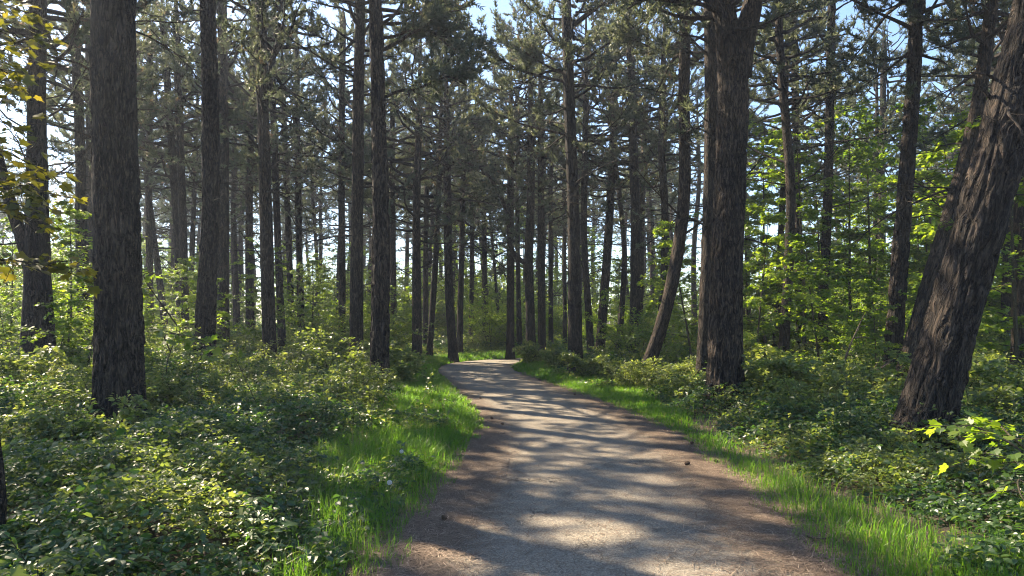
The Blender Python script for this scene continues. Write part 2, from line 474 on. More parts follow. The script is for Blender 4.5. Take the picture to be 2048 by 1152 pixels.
# ------------------------------------------------------------------ pine crowns (limbs, twigs and needle tufts)
def curve_pts(p0, az, el, L, n, r, lift=0.25, wob=0.12):
    P = [np.array(p0, float)]; a, e = az, el
    for k in range(n - 1):
        a += r.normal(0, wob); e += r.normal(0, wob * 0.8) + lift / (n - 1)
        P.append(P[-1] + L / (n - 1) * np.array([cos(e) * cos(a), cos(e) * sin(a), sin(e)]))
    return np.array(P)

def add_tufts(mb, pos, axis_, r, needles=16, ln=0.115, wd=0.030):
    T = len(pos); K = needles
    axis_ = norm(axis_)
    t = r.random((T, K, 1))
    p = pos[:, None, :] - axis_[:, None, :] * t * 0.16
    d = norm(axis_[:, None, :] * 0.75 + r.normal(size=(T, K, 3)) * 0.62 + np.array([0, 0, 0.18]))
    L = ln * (0.7 + 0.6 * r.random((T, K, 1)))
    s = norm(np.cross(d, r.normal(size=(T, K, 3)))) * wd * 0.5
    V = np.stack([p - s, p + s, p + d * L], 2).reshape(-1, 3)
    tri = np.arange(len(V)).reshape(-1, 3)
    rv = np.repeat(np.clip(r.normal(0.42, 0.16, T) + (r.random(T) < 0.07) * 0.5, 0, 1), K * 3)
    mb.add(V, [tri], 1, rv)

def make_crown(seed, H=7.0, spread=2.6, nl=44, dens=1.0, needles=14, start=0.0):
    r = np.random.default_rng(seed)
    mb = MB()
    tp, ta = [], []
    for k in range(nl):
        f = start + (1 - start) * (k + r.random()) / nl
        z = H * f
        prof = (0.45 + 0.55 * min(1, f / 0.22)) * (1 - 0.72 * max(0, (f - 0.3) / 0.7) ** 1.3)
        L = spread * prof * r.uniform(0.65, 1.2)
        az = k * 2.4 + r.normal(0, 0.5)
        el = radians(-2 + 34 * f ** 1.5 + r.normal(0, 9))
        P = curve_pts((0, 0, z), az, el, L, 7, r, lift=r.uniform(-0.1, 0.7), wob=0.2)
        R0 = 0.018 + 0.016 * L * (1.15 - f * .5)
        mb.add(*tube(P, np.linspace(R0, 0.008, 7), 5), 0)
        ntw = max(3, int(5.4 * L / 2.2 * dens * r.uniform(0.8, 1.2)))
        for q in range(ntw):
            t = 0.42 + 0.58 * (q + r.random()) / ntw
            i = min(5, int(t * 6)); u = t * 6 - i
            p = P[i] * (1 - u) + P[i + 1] * u
            d = P[i + 1] - P[i]
            a0 = atan2(d[1], d[0]) + r.choice([-1, 1]) * r.uniform(0.3, 1.1)
            tl = r.uniform(0.3, 0.75) * (1.1 - 0.35 * t)
            Q = curve_pts(p, a0, el * 0.4 + r.uniform(-.1, .5), tl, 4, r, lift=0.5, wob=0.2)
            mb.add(*tube(Q, np.linspace(0.010, 0.004, 4), 3), 0)
            nt_ = r.integers(6, 11)
            for s in range(nt_):
                tt = 0.25 + 0.75 * s / (nt_ - 1)
                j = min(2, int(tt * 3)); v = tt * 3 - j
                b = Q[j] * (1 - v) + Q[j + 1] * v
                dr = norm(Q[j + 1] - Q[j]) + r.normal(size=3) * 0.55 + np.array([0, 0, .25])
                dr = norm(dr)
                tp.append(b + dr * r.uniform(0.05, 0.2)); ta.append(dr)
    add_tufts(mb, np.array(tp), np.array(ta), r, needles)
    return mb.mesh("crown", [M['twig'], M['needle']])

CROWN_H = [7.2, 6.6, 7.6, 6.0, 7.0, 6.4, 7.4]
CROWNS = [make_crown(100, 7.2, 2.7, 50, 1.3), make_crown(101, 6.6, 2.4, 44, 1.3), make_crown(102, 7.6, 3.0, 54, 1.2),
          make_crown(103, 6.0, 2.2, 40, 1.4), make_crown(104, 7.0, 2.6, 46, 1.0), make_crown(105, 6.4, 2.9, 40, 1.2), make_crown(106, 7.4, 2.3, 52, 1.2)]

# ------------------------------------------------------------------ a pine: trunk that follows a line, dead branches, crown
def trunk_line(pts3, H, r):
    """continue a traced line down to the ground and up to height H, straightening to the vertical"""
    P = [np.array(p, float) for p in pts3]
    d = P[1] - P[0]; d = d / max(d[2], 0.2)
    for _ in range(3):
        g = gh1(P[0][0], P[0][1]) - 0.15
        if P[0][2] > g + 0.02:
            P.insert(0, P[0] + d * (g - P[0][2]))
            break
    z = P[-1][2]
    d = P[-1] - P[-2]; sl = d[:2] / max(d[2], 0.3)
    while z < H:
        sl = sl * 0.72 + r.normal(0, 0.012, 2)
        dz = min(1.6, H - z + 0.01)
        P.append(P[-1] + np.array([sl[0] * dz, sl[1] * dz, dz])); z += dz
    P = np.array(P)
    seglen = np.linalg.norm(np.diff(P, axis=0), axis=1); s = np.concatenate([[0], np.cumsum(seglen)])
    # smooth resample on arc length
    n = max(60, int(s[-1] / 0.2))
    ss = np.linspace(0, s[-1], n)
    Q = np.stack([np.interp(ss, s, P[:, k]) for k in range(3)], 1)
    for _ in range(14):
        Q[1:-1] = Q[1:-1] * 0.5 + 0.25 * (Q[:-2] + Q[2:])
    return Q

def interp_z(Q, z):
    return np.array([np.interp(z, Q[:, 2], Q[:, k]) for k in range(3)])

def make_trunk(Q, r0, r1, ztop_seen, H, detail, seed, fork=False):
    """detail 0 far, 1 mid, 2 near with furrowed plates in the mesh"""
    base = Q[0].copy()
    z = Q[:, 2]
    if detail == 2:
        n = int(np.linalg.norm(np.diff(Q, axis=0), axis=1).sum() / 0.03); sides = 150
    elif detail == 1:
        n = 170; sides = 30
    else:
        n = 60; sides = 12
    zi = np.linspace(0, 1, n); a = np.linspace(0, 1, len(Q))
    P = np.stack([np.interp(zi, a, Q[:, k]) for k in range(3)], 1)
    z = P[:, 2]
    hgt = z - base[2]
    R = np.interp(z, [0.4, max(ztop_seen, 1.5), H], [r0, r1, 0.03])
    if fork: R = np.interp(z, [0.4, ztop_seen, ztop_seen + 0.45, H], [r0, r1, r1 * .72, 0.03])
    R = R * (1 + 0.55 * np.exp(-np.maximum(hgt, 0) / 0.30))
    th = np.linspace(0, 2 * pi, sides, endpoint=False)
    cx, cy_ = np.cos(th)[None, :] * R[:, None], np.sin(th)[None, :] * R[:, None]
    hz = np.concatenate([[0], np.cumsum(np.linalg.norm(np.diff(P, axis=0), axis=1))])[:, None]
    sd = seed * 7
    disp = (noise3(cx * 3, cy_ * 3, hz * 0.7, sd) - 0.5) * 0.16 * R[:, None]
    disp = disp * (1 + 1.3 * np.exp(-np.maximum(hz, 0) / 0.35)) + (detail > 0) * R[:, None] * .55 * np.exp(-np.maximum(hz, 0) / .22) * (noise3(np.cos(th)[None, :] * 1.6, np.sin(th)[None, :] * 1.6, hz * .3, sd + 6) - .35)
    if detail >= 1:
        disp = disp + (noise3(cx * 9, cy_ * 9, hz * 2.2, sd + 1) - 0.5) * 0.10 * np.minimum(R[:, None], .25)
        # old branch collars
        for k in range(26 if detail == 2 else 20):
            z0 = random.uniform(0.8, max(3.0, H * 0.6)); t0 = random.uniform(0, 2 * pi)
            dt = (th[None, :] - t0 + pi) % (2 * pi) - pi
            disp = disp + 0.022 * np.exp(-((dt * R[:, None]) ** 2 + (hz - z0) ** 2) / 0.004)
    if detail == 2:
        wx = (noise3(cx * 5, cy_ * 5, hz * 1.5, sd + 9) - .5) * 1.6
        n1 = noise3(cx * 14 + wx, cy_ * 14 + wx, hz * 2.6, sd + 2)
        n2 = noise3(cx * 32, cy_ * 32, hz * 8.0, sd + 3)
        fur = np.clip(np.abs(n1 - 0.5) * 7.5, 0, 1)
        plate = np.clip(np.abs(noise3(cx * 9, cy_ * 9, hz * 8.5, sd + 4) - .5) * 12, 0, 1)
        disp = disp + 0.034 * (fur * (0.55 + .45 * plate) - 0.75) + 0.012 * (n2 - 0.5) * fur
    V, polys = tube(P - base, R, sides, disp)
    me = mesh_np("trunk", V, polys, [M['trunkbark']], np.full(len(V), 0.5), smooth=True)
    arc = np.concatenate([[0], np.cumsum(np.linalg.norm(np.diff(P, axis=0), axis=1))])
    co = np.stack([cx + seed, cy_ + 0 * cx, np.repeat(arc[:, None], sides, 1)], -1).reshape(-1, 3)
    co = np.vstack([co, co[-1:]])
    at_ = me.attributes.new("bark_coord", 'FLOAT_VECTOR', 'POINT'); at_.data.foreach_set("vector", co.astype(np.float32).ravel())
    return me, base

def dead_branch_mesh(p, az, el, L, r0, r, tw=3, green=False):
    mb = MB()
    n = 8
    P = curve_pts((0, 0, 0), az, el, L, n, r, lift=r.uniform(-0.5, 0.5), wob=0.13)
    mb.add(*tube(P, np.linspace(r0, r0 * 0.25, n) * (1 + 0.1 * r.random(n)), 5), 0)
    for k in range(tw):
        t = r.uniform(0.25, 0.95) * (n - 1); i = int(t)
        if i >= n - 1: continue
        Q = curve_pts(P[i] + (P[i + 1] - P[i]) * (t - i), az + r.choice([-1, 1]) * r.uniform(0.4, 1.2), el + r.uniform(-.5, .6), L * r.uniform(0.12, 0.42), 5, r, lift=0.2, wob=0.25)
        mb.add(*tube(Q, np.linspace(r0 * 0.4, r0 * 0.12, 5), 3), 0)
        if green:
            add_tufts(mb, Q[2:], Q[2:] - Q[1:-1], r, 16)
    if green:
        add_tufts(mb, P[4:], P[4:] - P[3:-1], r, 18)
    return mb

PINES = []
def pine(label, d, w0, w1, px, H=14.5, detail=1, group=None, crown=None, nb=12, cb=None, name="pine_tree", cscale=1.0, fork=None, cat="pine tree"):
    seed = len(PINES) + 1
    r = np.random.default_rng(1000 + seed)
    pts3 = [at(u, v, d) for (u, v) in px]
    Q = trunk_line(pts3, H, r)
    zt = max(p[2] for p in pts3)
    r0 = w0 * d / FPX / 2; r1 = w1 * d / FPX / 2
    zf = None if fork is None else at(0, fork, d)[2]
    me, base = make_trunk(Q, r0, r1, zt if zf is None else zf, H, detail, seed, zf is not None)
    root = empty(name, tuple(base), label, cat, group)
    obj("trunk", me, root)
    ci = seed % len(CROWNS) if crown is None else crown
    cbz = H - CROWN_H[ci] * cscale if cb is None else cb
    cp = interp_z(Q, cbz)
    c = obj("crown", CROWNS[ci], root, tuple(cp - base))
    c.rotation_euler = (r.normal(0, .05), r.normal(0, .05), r.uniform(0, 2 * pi))
    s = cscale
    c.scale = (s * r.uniform(.9, 1.15), s * r.uniform(.9, 1.15), (H + 0.1 - cbz) / CROWN_H[ci])
    for k in range(nb):
        z = r.uniform(0.30, 1.0) ** 0.7 * cbz * 1.02 if detail < 2 else r.uniform(2.0, cbz)
        p = interp_z(Q, z)
        L = r.uniform(0.25, 1.5) if r.random() < 0.6 else r.uniform(1.2, 2.9)
        if z < 3: L *= 0.35
        if detail == 2: L *= 0.5
        az = r.uniform(0, 2 * pi)
        mb = dead_branch_mesh(p, az, r.uniform(-0.35, 0.45), L, 0.009 + 0.008 * L, r, tw=int(2 + 3 * L), green=(z > cbz * 0.8 and r.random() < .5))
        obj("dead_branch", mb.mesh("dead_branch", [M['twig'], M['needle']]), root, tuple(p - base))
    PINES.append((base[0], base[1]))
    return root, Q, base

def limb(root, base, px, d, w0, w1, name="limb", tufts=0, seed=0, d2=None):
    """a heavy living limb traced in the picture, depth running from d to d2"""
    r = np.random.default_rng(500 + seed)
    d2 = d if d2 is None else d2
    n = len(px)
    P = catmull([at(u, v, d + (d2 - d) * i / (n - 1)) for i, (u, v) in enumerate(px)], n * 6)
    R = np.linspace(w0 * d / FPX / 2, w1 * d2 / FPX / 2, len(P))
    mb = MB(); mb.add(*tube(P, R, 8), 0)
    if tufts:
        for k in range(tufts):
            i = int(r.uniform(0.3, 0.99) * (len(P) - 1))
            dd = P[i + 1] - P[i] if i + 1 < len(P) else P[i] - P[i - 1]
            Q = curve_pts(P[i], atan2(dd[1], dd[0]) + r.choice([-1, 1]) * r.uniform(.3, 1.4), r.uniform(-.3, .8), r.uniform(.35, 1.1), 5, r, .4, .2)
            mb.add(*tube(Q, np.linspace(.011, .004, 5), 3), 0)
            for j in range(1, 5):
                m = 3
                dr = norm((Q[j] - Q[j - 1])[None] / .2 + r.normal(size=(m, 3)) * .6 + np.array([0, 0, .2]))
                add_tufts(mb, Q[j][None] + dr * .14, dr, r, 16)
    me = mb.mesh(name, [M['bark'], M['needle']], smooth=False)
    me.transform(__import__("mathutils").Matrix.Translation(-np.array(base)))
    return obj(name, me, root)

AUTO = []
# ------------------------------------------------------------------ the pines one can tell apart (traced: pixel line, depth, widths)
root, Q, b = pine("thick dark pine trunk nearest the camera on the left, rising out of sunlit brambles", 9.0, 90, 78, [(237, 830), (236, 600), (233, 400), (228, 200), (226, 0)], 15, 2, nb=7)
limb(root, b, [(190, 145), (150, 125), (100, 112), (60, 92), (20, 60)], 9.0, 6, 2, "dead_branch", d2=8.2, seed=1)
limb(root, b, [(190, 215), (175, 205), (150, 180), (100, 150)], 9.0, 4, 1.5, "dead_branch", d2=9.4, seed=2)
limb(root, b, [(192, 278), (150, 262), (100, 250), (45, 245)], 9.0, 4, 1.5, "dead_branch", d2=8.5, seed=3)
limb(root, b, [(265, 43), (300, 42), (350, 45), (400, 40)], 9.0, 3.5, 1.5, "dead_branch", d2=9.5, seed=4)
root, Q, b = pine("massive pine on the right leaning hard to the right, bark in deep plates", 7.7, 98, 77, [(1842, 875), (1868, 760), (1908, 625), (1946, 508), (1977, 380), (2012, 250), (2045, 120), (2075, 0)], 14.5, 2, nb=9)
limb(root, b, [(1985, 200), (1960, 175), (1930, 170)], 7.7, 9, 3, "broken_stub", seed=5)
limb(root, b, [(2000, 165), (1975, 150), (1940, 145)], 7.7, 7, 3, "broken_stub", seed=6)
root, Q, b = pine("thick pine beside the path that forks into two heavy stems near its top", 12.5, 66, 60, [(1450, 772), (1452, 547), (1459, 390), (1467, 200), (1468, 110), (1450, 30), (1438, -30)], 14.5, 2, nb=8, crown=2, fork=95)
limb(root, b, [(1478, 150), (1486, 90), (1503, 20), (1514, -50), (1526, -160), (1532, -420)], 12.5, 54, 22, "fork_stem", seed=7)
limb(root, b, [(1455, 75), (1432, 30), (1418, -20), (1410, -80)], 12.5, 16, 9, "limb", seed=8)
limb(root, b, [(1432, 22), (1400, 8), (1340, 2), (1290, -2), (1255, 18)], 12.5, 10, 4, "limb", tufts=26, seed=9, d2=11)
root, Q, b = pine("dark pine close behind and left of the forked pine, nearly touching it", 15.5, 31, 27, [(1408, 750), (1415, 560), (1422, 390), (1423, 156), (1420, 0)], 14.5, 1)
root, Q, b = pine("pine sweeping up in a curve from a slanting foot, left of the forked pine", 17, 27, 20, [(1296, 730), (1306, 705), (1326, 648), (1349, 547), (1367, 430), (1371, 352), (1367, 195), (1371, 0)], 14.5, 1)
limb(root, b, [(1362, 80), (1330, 100), (1280, 85), (1250, 60)], 17, 6, 2, tufts=18, seed=10)
root, Q, b = pine("tall straight pine standing at the right edge of the path, just before the bend", 20, 27, 21, [(1151, 735), (1149, 547), (1146, 390), (1137, 156), (1132, 0)], 15, 1, nb=16)
limb(root, b, [(1140, 272), (1100, 262), (1050, 250), (1000, 230), (950, 215)], 20, 6, 2, "limb", tufts=14, seed=11)
limb(root, b, [(1138, 165), (1090, 155), (1040, 140), (990, 110), (930, 60), (880, 5)], 20, 7, 2.5, "limb", tufts=30, seed=12)
limb(root, b, [(1138, 150), (1100, 135), (1060, 110), (1000, 75)], 20, 6, 2.5, "limb", tufts=24, seed=13)
limb(root, b, [(1140, 55), (1170, 30), (1210, 8), (1260, -5)], 20, 7, 3, "limb", tufts=20, seed=14)
limb(root, b, [(1142, 120), (1165, 140), (1160, 165), (1145, 172)], 20, 5, 2, "limb", seed=15)
root, Q, b = pine("big straight pine near the grass verge, nearest trunk left of the path", 14.5, 37, 26, [(760, 755), (761, 650), (762, 550), (762, 390), (755, 156), (751, 0)], 15, 2, nb=12)
limb(root, b, [(765, 100), (800, 82), (830, 62), (860, 62), (890, 85), (920, 120)], 14.5, 9, 3, "limb", tufts=30, seed=16)
limb(root, b, [(765, 76), (790, 72), (820, 60), (850, 50)], 14.5, 8, 3, "limb", tufts=14, seed=17)
limb(root, b, [(768, 195), (800, 182), (840, 175), (880, 158), (905, 155), (935, 172)], 14.5, 7, 3, "limb", tufts=22, seed=18)
pine("rough pine just left and behind the big straight pine at the verge", 19, 28, 20, [(712, 707), (714, 547), (715, 390), (717, 156), (722, 0)], 15, 1, nb=16)
pine("stout pine with a flaring foot, third trunk right of the thick dark left one", 20, 27, 22, [(540, 727), (536, 600), (531, 390), (524, 156), (522, 0)], 15, 1, nb=16)
pine("tall dark pine widening at its slanting foot, next large one right of the thick trunk", 16, 38, 29, [(406, 730), (414, 600), (423, 400), (420, 156), (415, 0)], 15, 2, nb=16)
pine("greyish pine standing directly behind the tall one with the slanting foot", 24, 24, 19, [(447, 690), (446, 547), (447, 390), (446, 156), (444, 0)], 15, 1, nb=14)
root, Q, b = pine("dark pine at the far left edge, upright stem of the crossing pair", 14.5, 40, 30, [(62, 715), (70, 560), (72, 390), (74, 156), (76, 0)], 14.5, 1, nb=14, cscale=1.2)
limb(root, b, [(66, 560), (45, 480), (25, 420), (0, 330), (-20, 250)], 14.5, 26, 18, "limb", seed=19)
pine("dark pine of the crossing pair at the far left whose foot slants to the right", 16, 28, 20, [(98, 718), (90, 610), (86, 480), (82, 300), (76, 120), (70, 0)], 14.5, 1, nb=14)
pine("slim pine behind the thick left trunk, showing just left of it", 20, 23, 17, [(170, 690), (163, 490), (161, 300), (152, 100), (146, 0)], 14, 1)
pine("second slim pine tight against the thick left trunk, further back", 25, 18, 14, [(182, 690), (178, 500), (180, 300), (178, 100)], 14, 0)
pine("left stem of two close slim pines between the thick left trunk and the slanting-foot pine", 27, 17, 13, [(362, 665), (356, 470), (344, 310), (334, 156), (326, 50)], 14.5, 0, nb=14)
pine("right stem of two close slim pines between the thick left trunk and the slanting-foot pine", 26, 17, 13, [(370, 665), (366, 450), (361, 300), (355, 150), (352, 40)], 14.5, 0, nb=14)
pine("thin straight pine just right of the thick dark left trunk", 28, 14, 11, [(301, 664), (297, 390), (300, 200), (300, 100)], 14, 0)
pine("thin pine leaning left with its foot beside the two close slim pines", 30, 14, 9, [(330, 655), (322, 580), (308, 480), (290, 330), (280, 200)], 13.5, 0)
pine("thin distant pine touching the left side of the slanting-foot pine", 36, 11, 8, [(388, 650), (383, 600), (384, 500), (390, 360), (394, 220)], 14, 0)
pine("mid-size pine halfway between the greyish pine and the stout flaring one", 28, 17, 13, [(501, 691), (499, 547), (498, 390), (504, 200), (506, 60)], 14.5, 0, nb=14)
pine("thin pine right next to the greyish pine, its stem bending gently", 34, 11, 8, [(476, 650), (472, 560), (466, 420), (470, 260)], 14, 0)
pine("pine just right of the stout flaring one, stem slightly hidden by it", 28, 16, 12, [(563, 664), (558, 547), (552, 390), (546, 200), (544, 60)], 14.5, 0, nb=14)
pine("slim pine leaning left, second one right of the stout flaring pine", 32, 14, 10, [(583, 640), (579, 520), (574, 390), (567, 210), (562, 80)], 14, 0, nb=12)
pine("slim upright pine standing alone halfway across the left stand", 31, 14, 11, [(602, 660), (599, 520), (596, 390), (594, 210), (594, 60)], 14.5, 0, nb=12)
pine("very thin crooked pine leaning left in the middle of the left stand", 42, 8, 6, [(640, 640), (634, 520), (627, 420), (620, 290)], 13, 0)
pine("straight pine a little left of the rough pine, rising from green shrubs", 28, 15, 13, [(684, 687), (684, 547), (683, 390), (684, 156), (686, 40)], 14.5, 0, nb=14)
pine("slender pine just right of the big verge pine", 30, 13, 10, [(788, 680), (786, 547), (785, 390), (785, 230)], 14, 0)
pine("dark mid-distance pine over the verge left of the bend, with spreading boughs", 27, 20, 14, [(834, 700), (833, 547), (833, 390), (838, 240)], 13.5, 0, nb=18, crown=2, cscale=1.15)
pine("thin pine hugging the right side of the dark spreading pine", 33, 12, 9, [(851, 680), (851, 547), (853, 390), (855, 280)], 13.5, 0)
pine("slim pine leaning to the right above the left verge, before the bend", 29, 13, 10, [(860, 692), (866, 600), (872, 508), (877, 400), (880, 320)], 13.5, 0)
pine("pine at the outside of the path bend with its foot slanting to the right", 28, 19, 14, [(906, 711), (900, 620), (897, 547), (895, 390), (893, 240)], 14, 0, nb=14)
pine("slim pine second from the bend, leaning slightly to the right", 31, 13, 10, [(919, 696), (922, 560), (924, 470), (927, 330)], 13.5, 0)
pine("thin pine above the bend with a lighter stem", 38, 10, 8, [(942, 665), (944, 530), (944, 420), (946, 330)], 13, 0)
pine("straight thin pine standing behind the middle of the bend", 38, 13, 8, [(971, 665), (969, 530), (968, 406), (966, 300)], 13.5, 0)
pine("small crooked pine with a kinked stem behind the bend", 45, 7, 5, [(998, 640), (992, 575), (988, 520), (980, 440)], 11, 0)
pine("pine directly behind the end of the visible path", 30, 16, 13, [(1021, 707), (1021, 547), (1021, 390), (1021, 300)], 14, 0, nb=14)
root, Q, b = pine("pine with an S-bend in its stem and a great curved limb to the left", 27.5, 20, 15, [(1062, 707), (1060, 600), (1056, 523), (1059, 470), (1062, 390), (1062, 266)], 14, 1, nb=14)
limb(root, b, [(1056, 525), (1042, 521), (1026, 505), (1018, 470), (1015, 430), (998, 385), (972, 346), (945, 330), (915, 318)], 27.5, 12, 4, "limb", tufts=30, seed=20, d2=25)
pine("straight pine immediately right of the S-bend pine", 28.5, 16, 13, [(1084, 707), (1083, 560), (1082, 390), (1082, 250)], 14, 0, nb=14)
pine("thin pine squeezed between the S-bend pine and its left neighbour", 34, 10, 8, [(1039, 690), (1036, 540), (1034, 390), (1035, 300)], 13.5, 0)
pine("thin straight pine between the S-bend pine and the path-edge pine", 36, 10, 8, [(1102, 687), (1101, 500), (1101, 390), (1103, 280)], 13.5, 0)
pine("very thin pine just left of the slender path-edge pine", 38, 8, 7, [(1130, 687), (1129, 500), (1128, 400), (1127, 300)], 13.5, 0)
pine("pine leaning left, emerging right from behind the path-edge pine", 27, 14, 12, [(1181, 695), (1177, 620), (1171, 540), (1167, 450), (1170, 312), (1172, 200)], 14, 0, nb=14)
pine("pine leaning right on its own between path-edge pine and curved pine", 28, 20, 14, [(1200, 700), (1206, 620), (1212, 547), (1220, 420), (1227, 273)], 14, 0, nb=16)
pine("slim pine slanting up to the right, then bending back left", 29, 13, 9, [(1236, 707), (1243, 630), (1248, 560), (1250, 500), (1240, 400), (1228, 300)], 13.5, 0)
pine("sturdy pine, left one of a close pair just left of the curved pine's foot", 26, 21, 16, [(1268, 700), (1271, 560), (1271, 469), (1270, 390), (1264, 219), (1260, 60)], 14.5, 1, nb=16)
pine("slimmer right one of the close pair just left of the curved pine's foot", 30, 13, 10, [(1279, 690), (1281, 540), (1284, 390), (1288, 270)], 14, 0)
pine("wavy-stemmed pine with reddish upper bark behind the curved pine", 24, 16, 13, [(1316, 690), (1328, 586), (1331, 470), (1329, 380), (1322, 310), (1324, 200), (1326, 140)], 12.5, 1, cscale=.85)
pine("slim brown pine right of the forked pine, front one of group", 19, 20, 15, [(1566, 727), (1572, 620), (1577, 547), (1583, 390), (1575, 273), (1563, 156), (1555, 0)], 14.5, 1, nb=16)
pine("thin pale brown pine half hidden behind the slim brown one", 23, 14, 11, [(1552, 690), (1558, 560), (1563, 440), (1569, 330), (1571, 200)], 14, 1)
pine("dark pine behind the slim brown one, its stem straight and shaded", 27, 16, 13, [(1601, 690), (1598, 560), (1594, 313), (1590, 156), (1588, 0)], 14.5, 0, nb=16)
pine("straight brown pine standing clear among the bright maple leaves", 21, 20, 16, [(1645, 700), (1649, 547), (1656, 390), (1661, 156), (1663, 0)], 14.5, 1, nb=18)
pine("dark slim pine deep in the maple thicket, left one of two side by side", 31, 11, 9, [(1745, 680), (1747, 560), (1752, 420), (1754, 300)], 14, 0)
pine("dark slim pine deep in the maple thicket, right one of two side by side", 30, 13, 11, [(1759, 690), (1760, 560), (1762, 420), (1764, 300), (1768, 100)], 14.5, 0, nb=14)
pine("mid-size pine with sunlit left flank in front of the maple thicket", 14.5, 33, 24, [(1782, 768), (1790, 660), (1798, 547), (1810, 390), (1828, 156), (1833, 0)], 14.5, 2, nb=22)
pine("slender pine leaning right, running parallel behind the massive leaning one", 13, 30, 24, [(1802, 765), (1841, 625), (1864, 545), (1888, 469), (1927, 336), (1958, 211), (1985, 0)], 14, 1, nb=18)
pine("brown pine at the far right edge behind the massive leaning one", 14, 26, 20, [(2034, 785), (2038, 600), (2040, 400), (2046, 150)], 14, 1)
pine("dark pine showing right of the massive leaning trunk, deep in shade", 20, 18, 15, [(2010, 690), (2014, 560), (2020, 400), (2026, 200)], 14, 1)

# further pines behind them, filling the stand
r = np.random.default_rng(77)
FILL = []
def ok(x, y, dmin, pd=2.6):
    d_, _ = pdist(np.array([x]), np.array([y]))
    if y < 58 and x < 48 and d_[0] < pd: return False
    for (a, c) in PINES + FILL:
        if (a - x) ** 2 + (c - y) ** 2 < dmin * dmin: return False
    return True
FT = []
for v in range(7):      # shared trunk shapes of the background pines
    rr = np.random.default_rng(300 + v)
    ln, bend = rr.normal(0, .045), rr.normal(0, .4)
    zz_ = np.linspace(-0.2, 14, 50)
    Qv = np.stack([ln * zz_ + bend * np.sin(zz_ / 14 * pi) * .6 + .1 * np.sin(zz_ * .8 + v), rr.normal(0, .04) * zz_, zz_], 1)
    Qv = Qv - Qv[0] * np.array([1, 1, 0])
    R = np.interp(zz_, [0, 8, 14], [0.17, 0.12, 0.03]) * (1 + .4 * np.exp(-np.maximum(zz_, 0) / .3))
    V, pl = tube(Qv, R, 10)
    mbb = MB(); mbb.add(V, pl, 0)
    for k in range(26):
        z = rr.uniform(2.5, 8.0); p = interp_z(Qv, z)
        L = rr.uniform(.4, 2.2)
        db = dead_branch_mesh(p, rr.uniform(0, 2 * pi), rr.uniform(-.3, .5), L, .012 + .007 * L, rr, tw=4)
        mbb.add(np.concatenate(db.V) + p, [np.concatenate(x) for x in db.P.values()] , 0)
    FT.append((mbb.mesh("trunk", [M['bark']], smooth=True), Qv))
regions = [  # (x/y low, x/y high, y low, y high, count, group label, label)
    (-0.80, -0.42, 34, 68, 24, "hazy pines behind the thick left trunk", "thin hazy pine in the distance behind the thick left trunk and its neighbours"),
    (-0.42, -0.16, 36, 70, 26, "hazy pines behind the left stand", "thin hazy pine in the distance between the greyish pine and the big verge pine"),
    (-0.16, 0.10, 42, 72, 22, "hazy pines behind the bend", "thin hazy pine in the distance beyond the path bend"),
    (0.10, 0.27, 40, 72, 14, "hazy pines behind the curved pine", "thin hazy pine in the distance between path-edge pine and forked pine"),
    (0.29, 0.85, 26, 60, 24, "shaded pines behind the maple thicket", "dark slim pine in the depth behind the bright maple thicket"),
]
for (a0, a1, y0, y1, cnt, grp, lab) in regions:
    n = 0; tries = 0
    while n < cnt and tries < 3000:
        tries += 1
        y = sqrt(r.uniform(y0 * y0, y1 * y1)); x = y * r.uniform(a0, a1)
        if not ok(x, y, 2.0): continue
        FILL.append((x, y)); kindp = 'thin far pine'
        v = r.integers(0, 7); s = r.uniform(.95, 1.2)
        e = empty("pine_tree", (x, y, gh1(x, y) - .05), lab, "pine tree", grp, r.uniform(0, 6.28)); e.scale = (s * r.uniform(.8, 1.2),) * 2 + (s,)
        AUTO.append((e, kindp, x, y))
        obj("trunk", FT[v][0], e)
        ci = r.integers(0, 7); cz = r.uniform(0.9, 1.12); cb = 14.0 - CROWN_H[ci] * cz
        c = obj("crown", CROWNS[ci], e, tuple(interp_z(FT[v][1], cb)))
        c.rotation_euler = (0, 0, r.uniform(0, 6.28)); c.scale = (1.0, 1.0, cz * .85); c.location.z += CROWN_H[ci] * cz * .15
        n += 1
# pines outside the frame whose shade falls into it
for (x, y) in [(-11.5, 12.5), (-13.2, 11.2), (-15.5, 14.0), (-13, 8), (-19, 20), (-8.5, 5.2), (13, 12), (12, 5.5), (16, 17), (19, 13), (9.5, 3.0)]:
    v = r.integers(0, 7); s = r.uniform(.95, 1.1)
    e = empty("pine_tree", (x, y, gh1(x, y) - .05), "pine standing beyond the edge of the view that shades the path", "pine tree", "pines beyond the edge of the view", r.uniform(0, 6.28)); e.scale = (s, s, s)
    obj("trunk", FT[v][0], e)
    ci = r.integers(0, 7); c = obj("crown", CROWNS[ci], e, tuple(interp_z(FT[v][1], 14.0 - CROWN_H[ci]))); c.rotation_euler = (0, 0, r.uniform(0, 6.28))

